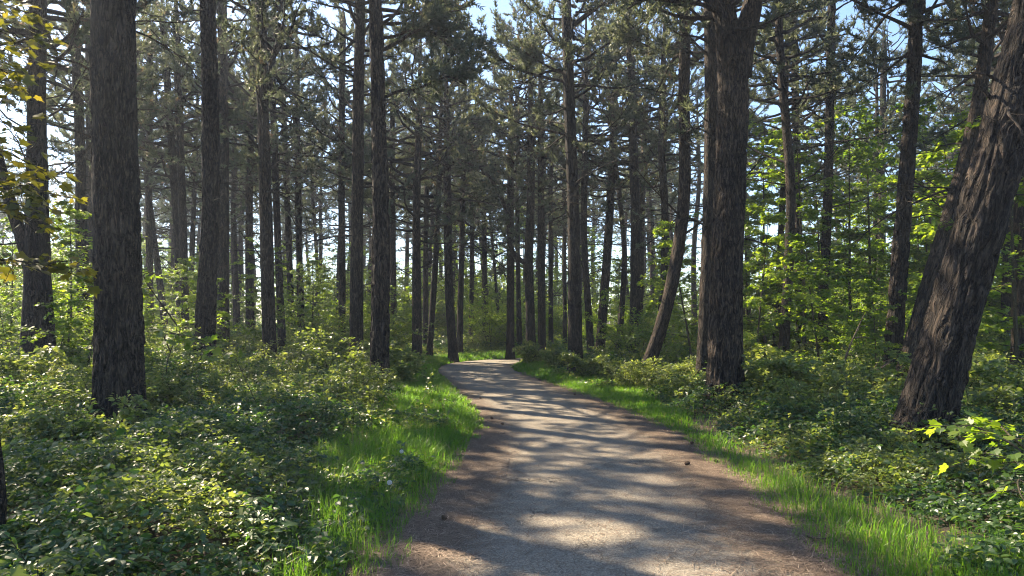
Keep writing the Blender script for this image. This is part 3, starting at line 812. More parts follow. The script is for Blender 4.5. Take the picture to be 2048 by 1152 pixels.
# ------------------------------------------------------------------ broadleaved shrubs and saplings
OV, KI, LO = oval(), kite(), lobed()
def leaves_on(mb, P, r, n, size, tmpl, mi=1, flat=0.35, spread=0.12, t0=0.15):
    """n leaves along a twig polyline, laid in a roughly level spray"""
    t = t0 + (1 - t0) * r.random(n)
    s = t * (len(P) - 1); i = np.minimum(s.astype(int), len(P) - 2); u = (s - i)[:, None]
    pos = P[i] * (1 - u) + P[i + 1] * u
    d = norm(P[i + 1] - P[i])
    side = norm(np.cross(d, np.array([0, 0, 1.0]))) * r.choice([-1, 1], n)[:, None]
    fwd = norm(d * r.uniform(.2, 1.0, (n, 1)) + side * r.uniform(.3, 1.2, (n, 1)) + np.array([0, 0, -.2]) + r.normal(size=(n, 3)) * .2)
    up = norm(np.array([0, 0, 1.0]) + r.normal(size=(n, 3)) * flat)
    sz = size * r.uniform(.45, 1.35, n)
    pos = pos + side * r.uniform(0, spread, (n, 1)) + np.array([0, 0, 1.0]) * r.normal(0, spread * .3, (n, 1))
    scatter(tmpl, pos, fwd, up, sz, np.clip(r.normal(.5, .2, n), 0, 1), mb, mi)

def make_sapling(seed, H, spread, nbr, size, tmpl, lpb, mat, low=0.12):
    r = np.random.default_rng(seed)
    st = MB(); fo = MB()
    P = curve_pts((0, 0, -.1), r.uniform(0, 6.28), radians(86), H, 12, r, lift=0, wob=.05)
    P[:, 0] = P[:, 0] * .6; P[:, 1] = P[:, 1] * .6
    st.add(*tube(P, np.linspace(.008 + .007 * H, .006, 12), 7), 0)
    for k in range(nbr):
        f = low + (1 - low) * (k + r.random()) / nbr
        p = np.array([np.interp(f * 11, np.arange(12), P[:, c]) for c in range(3)])
        L = spread * (1 - .6 * f ** 1.5) * r.uniform(.4, 1.25) * (0.6 + .4 * min(1, f / .3))
        az = k * 2.4 + r.normal(0, .4)
        B = curve_pts(p, az, radians(35 * f + r.uniform(-5, 25)), L, 6, r, lift=-.5, wob=.14)
        st.add(*tube(B, np.linspace(.006 + .004 * L, .003, 6), 4), 0)
        leaves_on(fo, B, r, int(lpb * .7), size, tmpl, 0)
        for q in range(5):
            i = r.integers(1, 5)
            T = curve_pts(B[i], az + r.choice([-1, 1]) * r.uniform(.4, 1.1), r.uniform(-.25, .25), L * r.uniform(.2, .5), 4, r, lift=-.3, wob=.15)
            st.add(*tube(T, np.linspace(.004, .002, 4), 3), 0)
            leaves_on(fo, T, r, int(lpb * .42), size, tmpl, 0)
    return st.mesh("stem", [M['sapbark']]), fo.mesh("foliage", [mat])

def make_shrub(seed, H, nst, size, tmpl, lps, mat):
    r = np.random.default_rng(seed)
    st = MB(); fo = MB()
    for k in range(nst):
        az = k * 2.4 + r.normal(0, .4); L = H * r.uniform(.75, 1.15)
        P = curve_pts((r.normal(0, .1), r.normal(0, .1), -.05), az, radians(r.uniform(55, 82)), L, 8, r, lift=-.55, wob=.1)
        st.add(*tube(P, np.linspace(.006 + .004 * H, .003, 8), 5), 0)
        leaves_on(fo, P, r, int(lps * .5), size, tmpl, 0, flat=.6, t0=.3, spread=.15)
        for q in range(7):
            i = r.integers(1, 8)
            T = curve_pts(P[min(i, 7)], az + r.uniform(-2.2, 2.2), r.uniform(-.1, .7), L * r.uniform(.18, .42), 4, r, lift=-.3, wob=.2)
            st.add(*tube(T, np.linspace(.005, .002, 4), 3), 0)
            leaves_on(fo, T, r, int(lps * .26), size, tmpl, 0, flat=.6, spread=.12, t0=0)
    return st.mesh("stem", [M['sapbark']]), fo.mesh("foliage", [mat])

MAPLES = [make_sapling(400 + i, H, sp, nb_, .098, LO, 80, M['broad']) for i, (H, sp, nb_) in enumerate([(7.0, 2.2, 26), (8.5, 2.5, 30), (5.5, 1.9, 22), (6.4, 2.3, 24)])]
SHRUBS = [make_shrub(420 + i, H, n_, .10, OV if H < 1.4 else KI, lp, M['broad'] if i % 2 else M['herb']) for i, (H, n_, lp) in enumerate([(2.2, 9, 150), (2.8, 10, 170), (1.3, 10, 150), (3.6, 10, 190), (1.7, 9, 120)])]

def plant(kind, variants, vi, x, y, s, label, cat, group, r):
    e = empty(kind, (x, y, gh1(x, y) - .02), label, cat, group, r.uniform(0, 6.28)); e.scale = (s * r.uniform(.9, 1.15), s * r.uniform(.9, 1.15), s)
    st, fo = variants[vi]
    obj("stem", st, e); obj("foliage", fo, e)
    return e

r = np.random.default_rng(55)
def px_xy(u, d): return (u - 1024) / FPX * d
# the maples one can point at on the right
mp_list = [(1530, 22, 1, .95, "tall young maple glowing green just right of the forked pine"),
    (1605, 20.2, 1, .85, "young maple with bright layered leaves between the slim brown pine and the straight brown pine"),
    (1703, 21.8, 1, .95, "tallest young maple, right of the straight brown pine, lit from behind"),
    (1742, 24, 1, 1.05, "tall young maple behind the tallest one, deep green in its lower leaves"),
    (1870, 19.5, 0, 1.1, "young maple filling the gap between the sunlit-flank pine and the leaning pines"),
    (1950, 16.5, 2, 1.2, "shaded young maple behind the massive leaning trunk"),
    (2030, 13, 0, .85, "young maple at the right border beyond the massive leaning trunk"),
    (1508, 18.4, 2, .85, "small maple spreading low leaves beside the foot of the forked pine"),
    (1385, 20.5, 2, .85, "thin young maple behind the curved pine, leaves pale in the sun"),
    (1330, 30, 3, .8, "pale young maple rising behind the curved pine's slanting foot"),
    (1640, 14.5, 2, .62, "low maple sapling in front of the straight brown pine"),
    (1745, 13.5, 3, .36, "low maple sapling just left of the foot of the sunlit-flank pine"),
    (1240, 33, 3, .75, "round bright sapling standing under the pines right of the path-edge pine"),
    (625, 27, 3, .62, "bright green sapling in the middle of the left stand"),
    (170, 13, 2, .62, "leafy maple sapling left of the thick dark trunk"),
    (135, 17, 3, .7, "maple sapling between the crossing pair and the thick dark trunk"),
    (20, 18, 3, .66, "maple sapling at the far left border behind the crossing pair"),
    (560, 31, 3, .6, "green sapling behind the stout flaring pine")]
for (u, d, vi, s, lab) in mp_list:
    plant("maple_sapling", MAPLES, vi, px_xy(u, d), d, s, lab, "young tree", None, r)
def bunch(n, a0, a1, y0, y1, kinds, srange, name, variants, label, cat, group, pd=2.2):
    k = 0; tr = 0
    while k < n and tr < 4000:
        tr += 1
        y = sqrt(r.uniform(y0 * y0, y1 * y1)); x = y * r.uniform(a0, a1)
        d_, _ = pdist(np.array([x]), np.array([y]))
        if y < 58 and x < 48 and d_[0] < pd: continue
        e = plant(name, variants, int(r.choice(kinds)), x, y, r.uniform(*srange), label, cat, group, r); k += 1
        AUTO.append((e, {'farthest shrubs': 'faraway tall shrub', 'shrubs beyond the bend': 'shrub', 'young trees far behind the bend': 'far young tree', 'young trees far behind the left stand': 'far young tree', 'low bushes in the left brambles': 'low bush', 'low bushes in the right brambles': 'low bush', 'farthest band of young trees': 'farthest young tree', 'saplings under the left stand': 'fresh green sapling', 'maples of the right thicket': 'young maple'}.get(group, 'green shrub'), x, y))
bunch(54, .30, .85, 20, 42, [0, 1, 2, 3], (.7, 1.15), "maple_sapling", MAPLES, "young maple in the thicket behind the right-hand pines", "young tree", "maples of the right thicket")
bunch(16, -.72, -.14, 19, 33, [0, 2, 3], (.42, .66), "maple_sapling", MAPLES, "fresh green sapling under the left stand", "young tree", "saplings under the left stand", 4.0)
bunch(20, -.1, .30, 38, 60, [2, 3], (.5, .8), "maple_sapling", MAPLES, "young tree far behind the pines right of the bend", "young tree", "young trees far behind the bend")
bunch(56, -.8, .27, 42, 70, [0, 1, 3], (.8, 1.15), "maple_sapling", MAPLES, "young tree in the farthest green band behind all the pines", "young tree", "farthest band of young trees")
bunch(60, -.8, -.1, 28, 56, [2, 3, 0], (.5, .85), "maple_sapling", MAPLES, "young tree far behind the left stand of pines", "young tree", "young trees far behind the left stand")
bunch(44, -.8, -.12, 16, 32, [0, 1, 4, 2], (.6, 1.05), "shrub", SHRUBS, "leafy green shrub under the left stand of pines", "shrub", "shrubs under the left stand", 3.6)
bunch(26, -.16, .26, 33, 52, [0, 1, 3], (.7, 1.0), "shrub", SHRUBS, "leafy shrub under the far pines beyond the bend", "shrub", "shrubs beyond the bend", 2.6)
bunch(30, .12, .8, 17, 32, [0, 1, 3, 4], (.45, .75), "shrub", SHRUBS, "leafy shrub among the pines right of the path", "shrub", "shrubs right of the path", 4.3)
bunch(110, -.85, .9, 48, 80, [1, 3], (1.2, 2.2), "shrub", SHRUBS, "far shrub closing the view between the most distant trunks", "shrub", "farthest shrubs", 2.6)
bunch(34, -.85, -.12, 6.5, 17, [2, 4], (.32, .62), "shrub", SHRUBS, "low leafy bush standing out of the brambles left of the path", "bush", "low bushes in the left brambles", 3.3)
bunch(26, .16, .85, 6.5, 17, [2, 4], (.32, .6), "shrub", SHRUBS, "low leafy bush standing out of the brambles right of the path", "bush", "low bushes in the right brambles", 3.0)
for (u, d, vi, s, lab) in [
    (672, 15.5, 4, .9, "bright shrub with upright shoots catching the sun left of the big verge pine"),
    (800, 16.5, 2, .85, "yellow-green bush on the verge beside the big verge pine"),
    (330, 13, 4, .75, "sunlit shrub just right of the thick dark trunk"),
    (1180, 19, 2, .8, "bush with yellowish leaves at the foot of the path-edge pine"),
    (1110, 23, 2, .75, "low dense bush on the inside of the path bend"),
    (1060, 26, 2, .8, "dense bush hiding the path where it turns away"),
    (1255, 16, 4, .5, "bush left of the curved pine's foot"),
    (1310, 15.3, 4, .42, "dark bush wrapping the foot of the curved pine"),
    (1390, 13.3, 2, .5, "bush in front of the pine behind the forked one"),
    (1700, 10.5, 2, .75, "dark green bush between the forked pine and the massive leaning one"),
    (1550, 12.5, 2, .9, "leafy bush right of the forked pine's foot"),
    (1960, 9.2, 2, .8, "shaded bush right of the massive leaning trunk's foot"),
    (960, 35, 0, .8, "rounded bush behind the bend, pale in the haze"),
    (1890, 11, 4, .8, "shrub behind the massive leaning trunk"),
    (60, 11, 2, .9, "bush in front of the crossing pair at the far left"),
    (215, 7.9, 2, .6, "small grey-green shrub growing against the foot of the thick dark trunk")]:
    plant("shrub", SHRUBS, vi, px_xy(u, d), d, s, lab, "shrub", None, r)

# close maple boughs top left (tree stands just outside the frame) and the sapling bottom right
def close_maple(name, base, H, sprays, label, rad, size, mat):
    r = np.random.default_rng(int(abs(base[0]) * 100))
    z0 = gh1(base[0], base[1])
    e = empty(name, (base[0], base[1], z0), label, "young tree")
    tr = MB()
    P = np.array([[0.05 * sin(k * .9), 0.05 * cos(k * .7), -0.1 + k * H / 9] for k in range(10)])
    tr.add(*tube(P, np.linspace(rad, rad * .3, 10), 10), 0)
    obj("trunk", tr.mesh("trunk", [M['sapbark']], True), e)
    for (pts, nlv) in sprays:
        br = MB(); fo = MB()
        W = [at(*p) - np.array([base[0], base[1], z0]) for p in pts]
        zt = min(W[0][2] - .25, H * .95); start = np.array([np.interp(max(zt, .1), P[:, 2], P[:, c]) for c in range(3)])
        C = catmull([start] + W, 16)
        br.add(*tube(C, np.linspace(.011, .003, 16), 6), 0)
        for q in range(9):
            i = r.integers(5, 15)
            dd = C[i] - C[i - 1]
            T = curve_pts(C[i], atan2(dd[1], dd[0]) + r.choice([-1, 1]) * r.uniform(.4, 1.2), r.uniform(-.3, .2), r.uniform(.15, .45), 5, r, -.3, .15)
            br.add(*tube(T, np.linspace(.004, .0015, 5), 4), 0)
            leaves_on(fo, T, r, nlv // 11 + 1, size, LO, 0, flat=.45, spread=.05)
        leaves_on(fo, C[5:], r, nlv // 4, size, LO, 0, flat=.3, spread=.05, t0=.0)
        b_ = obj("branch", br.mesh("branch", [M['sapbark']], True), e)
        obj("foliage", fo.mesh("foliage", [mat]), b_)
    return e
close_maple("maple_tree", (-5.4, 5.2), 6.5, [
    ([(-60, 140, 5.0), (20, 90, 5.0), (80, 75, 4.9), (118, 108, 4.8)], 60), ([(-90, 20, 5.2), (0, 10, 5.0), (70, 30, 4.8)], 60),
    ([(-80, 260, 5.1), (-20, 240, 5.0), (30, 255, 4.9)], 40), ([(-90, 190, 5.4), (0, 170, 5.2), (60, 190, 5.1)], 50),
    ([(-80, 400, 5.2), (0, 365, 5.1), (90, 385, 5.0), (165, 400, 4.9)], 70), ([(-60, 430, 4.8), (10, 405, 4.8), (80, 425, 4.8)], 50),
    ([(-80, 545, 5.0), (-10, 520, 4.9), (60, 525, 4.8), (115, 535, 4.8)], 60), ([(-80, 330, 5.6), (0, 300, 5.5), (60, 330, 5.3)], 40),
    ([(-90, 90, 4.4), (-30, 120, 4.5), (20, 150, 4.6)], 50)],
    "maple whose yellowish boughs hang in from the upper left corner", .06, .072, M['maple'])
close_maple("maple_sapling", (3.95, 5.05), 1.05, [
    ([(2040, 900, 5.1), (1990, 870, 5.2), (1935, 850, 5.3), (1905, 862, 5.3)], 42), ([(2030, 880, 5.2), (1990, 845, 5.5), (1950, 842, 5.7)], 36),
    ([(2060, 930, 5.0), (2010, 915, 5.0), (1965, 905, 5.1)], 30), ([(2075, 880, 5.1), (2090, 870, 5.3), (2120, 880, 5.4)], 26), ([(2045, 960, 4.8), (2040, 985, 4.6), (2055, 1010, 4.5)], 14)],
    "small maple sapling with a flat bright spray in the lower right corner", .012, .085, M['broad'])
close_maple("maple_sapling", (-5.1, 10.4), 1.5, [
    ([(330, 670, 10.4), (375, 672, 10.3), (425, 690, 10.2), (465, 712, 10.1)], 50), ([(300, 655, 10.6), (340, 665, 10.6), (395, 675, 10.7)], 40),
    ([(290, 560, 10.0), (300, 545, 10.0), (290, 535, 10.0)], 8)],
    "small maple sapling reaching a bright spray out right of the thick dark trunk", .012, .12, M['broad'])

# ------------------------------------------------------------------ ground cover
def verge_w(s, y):
    L = np.interp(y, [3, 4.5, 6, 8, 12, 20, 30], [.35, .7, 1.15, 1.5, 1.45, 1.3, 1.3])
    R = np.interp(y, [3, 4.5, 6, 8, 12, 15, 22, 30], [1.1, 1.2, .8, .5, .65, 1.1, 1.2, 1.0])
    return np.where(s < 0, L, R)
def veg_h(x, y):
    """height of the bramble and herb layer"""
    d, s = pdist(x, y)
    e = d - HW
    n1 = noise2(x * .9, y * .9, 41, 3); n2 = noise2(x * .28, y * .28, 42, 2)
    off = verge_w(s, y) * .88
    ramp_ = np.clip((e - off + (n1 - .5) * 1.1) / 1.1, 0, 1)
    low = np.clip((e - .35) / .3, 0, 1) * np.clip((n1 - .5) * 3, 0, .4)
    ramp_ = np.maximum(ramp_, low)
    far = np.clip((e - 3.5) / 8, 0, 1)
    n4 = noise2(x * 2.1, y * 2.1, 44, 2)
    h = ramp_ * (0.10 + 0.50 * np.clip((n1 - .25) * 1.9, 0, 1) + .16 * (n4 - .4) + far * (0.15 + .85 * n2))
    return h, e

def scatter_xy(n, y0, y1, a=0.86, pad=1.2):
    y = np.sqrt(rng.uniform(y0 * y0, y1 * y1, n)); x = (y * a + pad) * rng.uniform(-1, 1, n)
    return x, y

und = MB()
def cover(n, y0, y1, size, tmpl, lf, tilt=.5, a=.86, herb=.45):
    """bramble (material 0) and fresher herbs (material 2) mixed in drifts"""
    x, y = scatter_xy(n, y0, y1, a)
    h, e = veg_h(x, y)
    n3 = noise2(x * .75, y * .75, 52, 3)
    keep = (h > 0.04) & (rng.random(n) < np.clip(h * 5, .2, 1))
    x, y, h, n3 = x[keep], y[keep], h[keep], n3[keep]
    n = len(x)
    isherb = rng.random(n) < np.clip((n3 - .5) * 5 + herb, .06, .94)
    top = rng.random(n) < .12
    z = gh(x, y) + h * (1 - rng.random(n) ** 1.5 * .8) + top * rng.uniform(0, .14, n)
    rv = np.clip(.42 + .7 * (noise2(x * .5, y * .5, 51) - .5) + rng.normal(0, .16, n) + (rng.random(n) < .03) * .4, 0, 1)
    tiltv = norm(np.array([0, 0, 1.0]) + rng.normal(size=(n, 3)) * tilt * np.where(isherb, 1.0, .75)[:, None])
    az = rng.uniform(0, 2 * pi, n)
    sz = size * rng.uniform(.45, 1.35, n) * np.where(isherb, .8, 1.0)
    for k in range(lf):
        a_ = az + k * 2 * pi / lf * rng.uniform(.75, 1.1, n) if lf > 1 else az
        f = np.stack([np.cos(a_), np.sin(a_), rng.normal(-.15, .3, n)], 1)
        p = np.stack([x, y, z], 1) + f * (sz * .12)[:, None]
        u_ = norm(tiltv + rng.normal(size=(n, 3)) * .25); r_ = np.clip(rv + rng.normal(0, .07, n), 0, 1)
        for mk, mi in ((~isherb, 0), (isherb, 2)):
            if mk.any(): scatter(tmpl, p[mk], f[mk], u_[mk], sz[mk], r_[mk], und, mi)
cover(85000, 1.6, 8.5, .056, OV, 3, a=.95)
cover(2600, 1.6, 8.5, .10, LO, 1, a=.95)
cover(120000, 8.5, 17, .066, KI, 3)
cover(110000, 17, 36, .11, KI, 3, herb=.55)
cover(60000, 36, 85, .25, KI, 3, herb=.6)
# leafy upright herb stems (nettle-like) standing above the carpet
x, y = scatter_xy(5200, 2.5, 20, .9); h, e = veg_h(x, y); pn = noise2(x * .4, y * .4, 47, 2)
k_ = (h > .12) & (pn > .46); x, y, h = x[k_], y[k_], h[k_]
for i in range(len(x)):
    L = h[i] * .9 + rng.uniform(.12, .40)
    P = curve_pts((x[i], y[i], gh1(x[i], y[i])), rng.uniform(0, 6.28), radians(rng.uniform(72, 89)), L, 5, rng, lift=-.12, wob=.08)
    und.add(*tube(P, np.linspace(.003, .0015, 5), 3), 1)
    leaves_on(und, P, rng, 16, .06 if y[i] < 9 else .075, OV if y[i] < 6 else KI, 2, flat=.4, t0=.3, spread=.015)
# large, low ferns and dock leaves are left to chance; dry dead stalks
x, y = scatter_xy(420, 2.5, 14, .9); h, e = veg_h(x, y); k_ = h > .15; x, y, h = x[k_], y[k_], h[k_]
for i in range(len(x)):
    P = curve_pts((x[i], y[i], gh1(x[i], y[i])), rng.uniform(0, 6.28), radians(rng.uniform(35, 85)), h[i] + rng.uniform(.1, .5), 6, rng, lift=-.5, wob=.1)
    und.add(*tube(P, np.linspace(.003, .001, 6), 3), 3)
# upright bramble shoots breaking the surface
x, y = scatter_xy(2600, 3, 17); h, e = veg_h(x, y); k_ = h > .25; x, y, h = x[k_], y[k_], h[k_]
for i in range(len(x)):
    L = h[i] * rng.uniform(.8, 1.2) + rng.uniform(.05, .28)
    P = curve_pts((x[i], y[i], gh1(x[i], y[i])), rng.uniform(0, 6.28), radians(rng.uniform(60, 88)), L, 5, rng, lift=-.6, wob=.12)
    und.add(*tube(P, np.linspace(.0035, .0015, 5), 3), 1)
    leaves_on(und, P, rng, 8, .06, KI if y[i] > 8 else OV, 0, flat=.6, t0=.5, spread=.03)
o = obj("undergrowth", und.mesh("undergrowth", [M['bramble'], M['sapbark'], M['herb'], M['deadwood']]))
tag(o, "dense green brambles and herbs covering the forest floor on both sides", "undergrowth", kind="stuff")

# verge grass
gr = MB()
def grass(n, y0, y1, hgt, wd, a=.86):
    x, y = scatter_xy(n, y0, y1, a, 1.0)
    cx = np.round(x / .11) * .11 + noise2(x * 9, y * 9, 61, 1) * .1
    d, s = pdist(x, y); e = d - HW
    n1 = noise2(x * .7, y * .7, 62, 2); n2 = noise2(x * 2.6, y * 2.6, 63, 2)
    lo = np.where(s < 0, np.interp(y, [4, 6, 8.5, 11], [.25, .24, .22, .06]), .02) + (n2 - .5) * .4
    hi = verge_w(s, y) * 1.1 + (n1 - .5) * 1.3 + rng.exponential(.12, n)
    lo = np.where(y > 11, lo * .6, lo)
    keep = (e > lo) & (e < hi) & (rng.random(n) < np.clip(.3 + n1 * .9 + (n2 - .5) * 1.2, 0, 1))
    x, y, e, lo = x[keep], y[keep], e[keep], lo[keep]; n1 = n1[keep]; n = len(x)
    L = hgt * rng.uniform(.35, 1.5, n) * np.clip((e - lo) / .5 + .4, .4, 1.15) * np.where(s[keep] > 0, .72, 1.0)
    az = noise2(x * 5, y * 5, 64, 1) * 12 + rng.normal(0, 1.3, n)
    ln = np.stack([np.cos(az), np.sin(az), np.zeros(n)], 1)
    wv = np.stack([-np.sin(az + rng.normal(0, .8, n)), np.cos(az), np.zeros(n)], 1) * (wd * .5 * rng.uniform(.6, 1.3, n))[:, None]
    b = np.stack([x, y, gh(x, y) - .01], 1)
    lean = (rng.beta(1.6, 2.2, n) * 1.05)[:, None]
    L = L[:, None]
    up = np.array([0, 0, 1.0])
    m = b + up * L * .55 + ln * L * lean * .35
    t = b + up * L * (1 - lean * .35) + ln * L * lean
    V = np.stack([b - wv, b + wv, m + wv * .8, m - wv * .8, t], 1).reshape(-1, 3)
    base = np.arange(n) * 5
    gr.add(V, [np.stack([base, base + 1, base + 2, base + 3], 1), np.stack([base + 3, base + 2, base + 4], 1)], 0,
           np.repeat(np.clip(.5 + .5 * (n1 - .5) + rng.normal(0, .2, n) + (rng.random(n) < .04) * .6, 0, 1), 5))
grass(190000, 2.5, 8.5, .18, .0055, .7)
grass(420000, 8.5, 18, .17, .009, .35)
grass(420000, 18, 34, .18, .018, .2)
o = obj("grass", gr.mesh("grass", [M['grass']]))
tag(o, "bright green grass growing along both edges of the path", "grass", kind="stuff")

# needle litter on the path margins
lt = MB()
n = 150000
i = rng.integers(140, 480, n)
sd_ = rng.choice([-1, 1], n)
e = np.where(sd_ > 0, rng.normal(-.02, .30, n), rng.normal(.12, .24, n))
n0 = n // 14; e[:n0] = -rng.uniform(.2, 1.3, n0)
o_ = (HW + e) * sd_
p = PC[i] + PN[i] * o_[:, None] + rng.normal(0, .05, (n, 2))
keep = (p[:, 1] > 2.5) & (p[:, 1] < 22) & (rng.random(n) < np.clip(9 / np.maximum(p[:, 1], 1), 0, 1)); p = p[keep]; n = len(p)
dd_, _ = pdist(p[:, 0], p[:, 1])
z = np.where(dd_ < HW, .026, np.maximum(gh(p[:, 0], p[:, 1]), 0) + .02) + rng.random(n) * .010
az = rng.uniform(0, 2 * pi, n); L = rng.uniform(.03, .06, n); dv = np.stack([np.cos(az) * L, np.sin(az) * L, rng.normal(0, .06, n) * L], 1)
wv = np.stack([-np.sin(az), np.cos(az), az * 0], 1) * .0019
c = np.stack([p[:, 0], p[:, 1], z], 1)
V = np.stack([c - dv - wv, c - dv + wv, c + dv + wv, c + dv - wv], 1).reshape(-1, 3)
lt.add(V, [np.arange(n * 4).reshape(-1, 4)], 0, np.repeat(np.clip(rng.normal(.5, .22, n), 0, 1), 4))
o = obj("fallen_needles", lt.mesh("fallen_needles", [M['litter']]))
tag(o, "brown fallen pine needles scattered over the path margins", "pine needles", kind="stuff")

# ------------------------------------------------------------------ small things
def cone_mesh(seed):
    r = np.random.default_rng(seed); mb = MB()
    zz_ = np.linspace(0, 1, 9); R = .022 * np.array([.35, .8, 1, .98, .9, .75, .55, .35, .1])
    mb.add(*tube(np.stack([zz_ * 0, zz_ * 0, zz_ * .055], 1), R * .75, 10), 0)
    pos, f, up = [], [], []
    for k in range(60):
        t = (k + .5) / 60; a = k * 2.4
        rr = np.interp(t, zz_, R) * .7
        d = np.array([cos(a), sin(a), 0.55])
        pos.append([cos(a) * rr, sin(a) * rr, t * .052]); f.append(d); up.append([-cos(a) * .3, -sin(a) * .3, 1])
    scatter(KI, np.array(pos), np.array(f), np.array(up), np.full(60, .015), np.full(60, .5), mb, 0)
    return mb.mesh("pine_cone", [M['cone']])
CM = cone_mesh(3)
def ground_pt(u, v):
    d = EYE * FPX / (v - HORIZON); return px_xy(u, d), d
cones = [(1008, 852, "pine cone lying on asphalt near the left grass edge"), (986, 840, "pine cone at the left path margin, beside the grass"),
         (1365, 932, "left one of two pine cones lying together on the right side of the path"), (1376, 931, "right one of two pine cones lying together on the right side of the path"),
         (1377, 890, "pine cone at the right path margin under the verge grass"), (1430, 926, "lone pine cone at the right margin, past the pair"),
         (895, 1042, "pine cone on bare soil at the near left margin"), (1570, 1040, "pine cone half under the grass at the near right margin"), (1150, 792, "far pine cone near the right edge of the path"),
         (962, 800, "small far pine cone by the left edge of the path")]
for (u, v, lab) in cones:
    x, y = ground_pt(u, v)
    o = obj("pine_cone", CM, None, (x, y, .045)); o.rotation_euler = (radians(80), 0, random.uniform(0, 6.28)); o.scale = (.9,) * 3
    dd_, _ = pdist(np.array([x]), np.array([y]))
    if dd_[0] > HW: o.location.z = gh1(x, y) + .03
    tag(o, lab, "pine cone", "pine cones on the path")

def stick(pts, r0, r1, name, label, seed, mat='deadwood', tw=4, cat="branch"):
    r = np.random.default_rng(seed)
    C = catmull(pts, 14); base = C[0].copy(); mb = MB()
    mb.add(*tube(C - base, np.linspace(r0, r1, 14), 6), 0)
    for k in range(tw):
        i = r.integers(4, 13); d = C[i] - C[i - 1]
        T = curve_pts(C[i] - base, atan2(d[1], d[0]) + r.uniform(-1, 1), r.uniform(-.1, .8), np.linalg.norm(C[-1] - base) * r.uniform(.1, .3), 4, r, 0, .2)
        mb.add(*tube(T, np.linspace(r1 * 1.2, r1 * .4, 4), 4), 0)
    o = obj(name, mb.mesh(name, [M[mat]], True), None, tuple(base)); return tag(o, label, cat)
g = lambda u, v, z=.03: np.array([*ground_pt(u, v), z])
stick([g(975, 893), g(985, 897), g(1000, 896)], .008, .004, "twig", "dark twig lying on the left path margin", 1, tw=2, cat="twig")
stick([g(997, 868), g(1004, 870), g(1010, 868)], .008, .004, "twig", "short dark twig lying just above the curved twig on the left margin", 2, tw=1, cat="twig")
stick([g(1605, 1075, .04), g(1625, 1083, .05), g(1650, 1082, .05)], .009, .004, "twig", "twig sticking out of the grass at the near right margin", 3, tw=2, cat="twig")
stick([at(1695, 790, 11.5), at(1735, 755, 11.6), at(1790, 715, 11.8)], .02, .010, "fallen_branch", "dead branch propped up slanting between bushes left of the massive leaning trunk", 4)
stick([at(1675, 770, 13), at(1693, 710, 13), at(1705, 680, 13), at(1728, 630, 13)], .022, .010, "fallen_branch", "thin dead branch standing slanted among shrubs right of the straight brown pine", 5)
stick([at(535, 850, 10), at(505, 790, 10), at(480, 735, 10.2), at(456, 690, 10.4)], .008, .004, "dead_stem", "long thin dark stem arching over sunlit brambles right of the thick left trunk", 6, 'sapbark', 3, "stem")

# dark young trunk cut by the left border
P = np.array([at(-7, 1015, 4.3), at(-12, 930, 4.3), at(-22, 840, 4.3), at(-32, 700, 4.4), at(-50, 500, 4.6), at(-70, 250, 4.8), at(-80, -100, 5)])
C = catmull(P, 60); z0 = gh1(C[0][0], C[0][1]); C[0:1, 2] = z0 - .05; base = C[0].copy()
e = empty("young_tree", tuple(base), "dark thin trunk cut off by the lower left border", "young tree")
V, pl = tube(C - base, np.linspace(.055, .02, 60), 16)
obj("trunk", mesh_np("trunk", V, pl, [M['bark']], np.full(len(V), .5), smooth=True), e)
mb = MB(); rr = np.random.default_rng(8)
stm = MB()
for k in range(6):
    T = curve_pts(C[40 + 2 * k] - base, rr.uniform(0, 6.28), .3, .8, 6, rr, -.3, .15)
    stm.add(*tube(T, np.linspace(.006, .002, 6), 4), 0); leaves_on(mb, T, rr, 14, .1, LO, 0)
br = obj("branch", stm.mesh("branch", [M['sapbark']]), e); obj("foliage", mb.mesh("foliage", [M['maple']]), br)

# dandelion clocks
for (u, v, d, lab) in [(779, 965, 5.9, "white dandelion clock in the sunlit grass left of the path"), (803, 903, 7.3, "white dandelion clock further up the grass verge")]:
    hd = at(u, v, d); z0 = gh1(hd[0], hd[1])
    e = empty("dandelion", (hd[0], hd[1], z0), lab, "flower")
    sm = MB(); sm.add(*tube(np.array([[0, 0, 0], [.01, 0, .1], [0, 0, hd[2] - z0]]), np.array([.0025, .002, .002]), 5), 0)
    obj("stem", sm.mesh("stem", [M['sapbark']]), e)
    hm = MB(); n_ = 150; dr = rdir(n_)
    hm.add(*tube(np.array([[0, 0, -.005], [0, 0, 0], [0, 0, .005]]), np.array([.003, .005, .003]), 6), 0)
    c0 = dr * .004; s = norm(np.cross(dr, rdir(n_))) * .003
    hm.add(np.stack([c0, dr * .021 - s, dr * .021 + s], 1).reshape(-1, 3), [np.arange(n_ * 3).reshape(-1, 3)], 0)
    obj("seed_head", hm.mesh("seed_head", [M['fluff']]), e, (0, 0, hd[2] - z0))

# worn edging stone set in the left side of the path
x0, y0 = ground_pt(1013, 918); x1, y1 = ground_pt(1006, 950)
me = bpy.data.meshes.new("edging_stone")
import bmesh
bm = bmesh.new(); bmesh.ops.create_cube(bm, size=1)
for v in bm.verts: v.co.x *= .085; v.co.y *= (y0 - y1) * 1.1; v.co.z *= .08
bmesh.ops.bevel(bm, geom=bm.edges[:], offset=.008, segments=2, affect='EDGES')
bm.to_mesh(me); bm.free(); me.materials.append(M['kerb'])
o = obj("edging_stone", me, None, ((x0 + x1) / 2, (y0 + y1) / 2, -.016)); o.rotation_euler = (0, 0, -math.atan2(x0 - x1, y0 - y1))
tag(o, "worn grey edging stone sunk in the left side of the path", "edging stone")

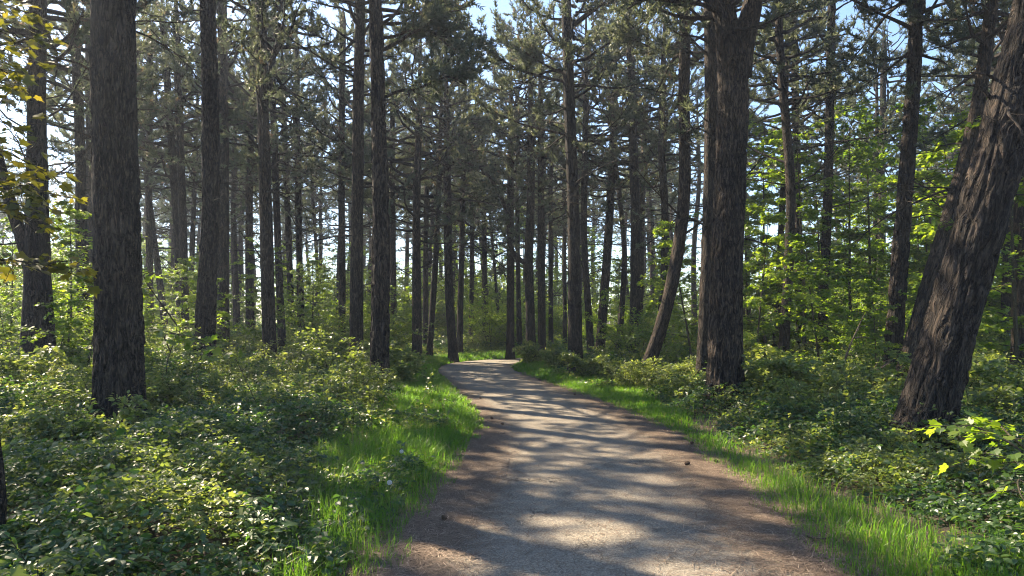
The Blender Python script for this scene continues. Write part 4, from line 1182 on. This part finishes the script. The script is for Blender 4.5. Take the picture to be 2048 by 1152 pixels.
# ------------------------------------------------------------------ haze
hm = bpy.data.meshes.new("haze")
bm = bmesh.new(); bmesh.ops.create_cube(bm, size=1); 
for v in bm.verts: v.co = ((v.co.x) * 200, v.co.y * 150 + 55, (v.co.z + .5) * 22 - 2.0)
bm.to_mesh(hm); bm.free()
m, t, out = new_mat("haze_air")
pv = N(t, "ShaderNodeVolumePrincipled"); pv.inputs["Color"].default_value = (.80, .88, 1, 1); pv.inputs["Density"].default_value = 0.0014; pv.inputs["Anisotropy"].default_value = 0.4
t.links.new(pv.outputs[0], out.inputs["Volume"])
hm.materials.append(m)
o = obj("haze", hm); tag(o, kind="stuff")

# ------------------------------------------------------------------ labels of the many: the gap between trunks in which each one shows
LM = [(68, "crossing pair"), (163, "slim pine"), (236, "thick dark trunk"), (300, "thin straight pine"), (364, "two close slim pines"), (414, "slanting-foot pine"), (500, "mid-size straight pine"),
      (536, "stout flaring pine"), (599, "lone upright pine"), (684, "shrub-ringed pine"), (714, "rough pine"), (762, "big verge pine"), (833, "dark spreading pine"), (900, "bend pine"),
      (970, "thin mid-bend pine"), (1021, "path-end pine"), (1060, "S-bend pine"), (1149, "path-edge pine"), (1209, "lone right-leaning pine"), (1270, "close pair of pines"),
      (1335, "curved pine"), (1450, "forked pine"), (1574, "slim brown pine"), (1648, "straight brown pine"), (1760, "two dark slim pines"), (1795, "sunlit-flank pine"),
      (1912, "massive leaning pine"), (2036, "brown border pine")]
ORD = ["nearest", "second-nearest", "third-nearest", "fourth-nearest", "fifth-nearest", "sixth-nearest", "seventh-nearest", "eighth-nearest", "ninth-nearest", "tenth-nearest", "eleventh-nearest", "twelfth-nearest"]
gaps = {}
for (e, kp, x, y) in AUTO:
    u = 1024 + x / y * FPX
    if u < -40 or u > 2090: continue
    i = sum(1 for (a, _) in LM if a < u)
    gaps.setdefault((i, kp), []).append((y, e))
for (i, kp), lst in gaps.items():
    lst.sort(key=lambda t: t[0])
    where = "left of the " + LM[0][1] if i == 0 else ("right of the " + LM[-1][1] if i == len(LM) else "between the %s and the %s" % (LM[i - 1][1], LM[i][1]))
    for k, (y, e) in enumerate(lst):
        e["label"] = (kp if len(lst) == 1 else ORD[min(k, 11)] + " " + kp) + " " + where
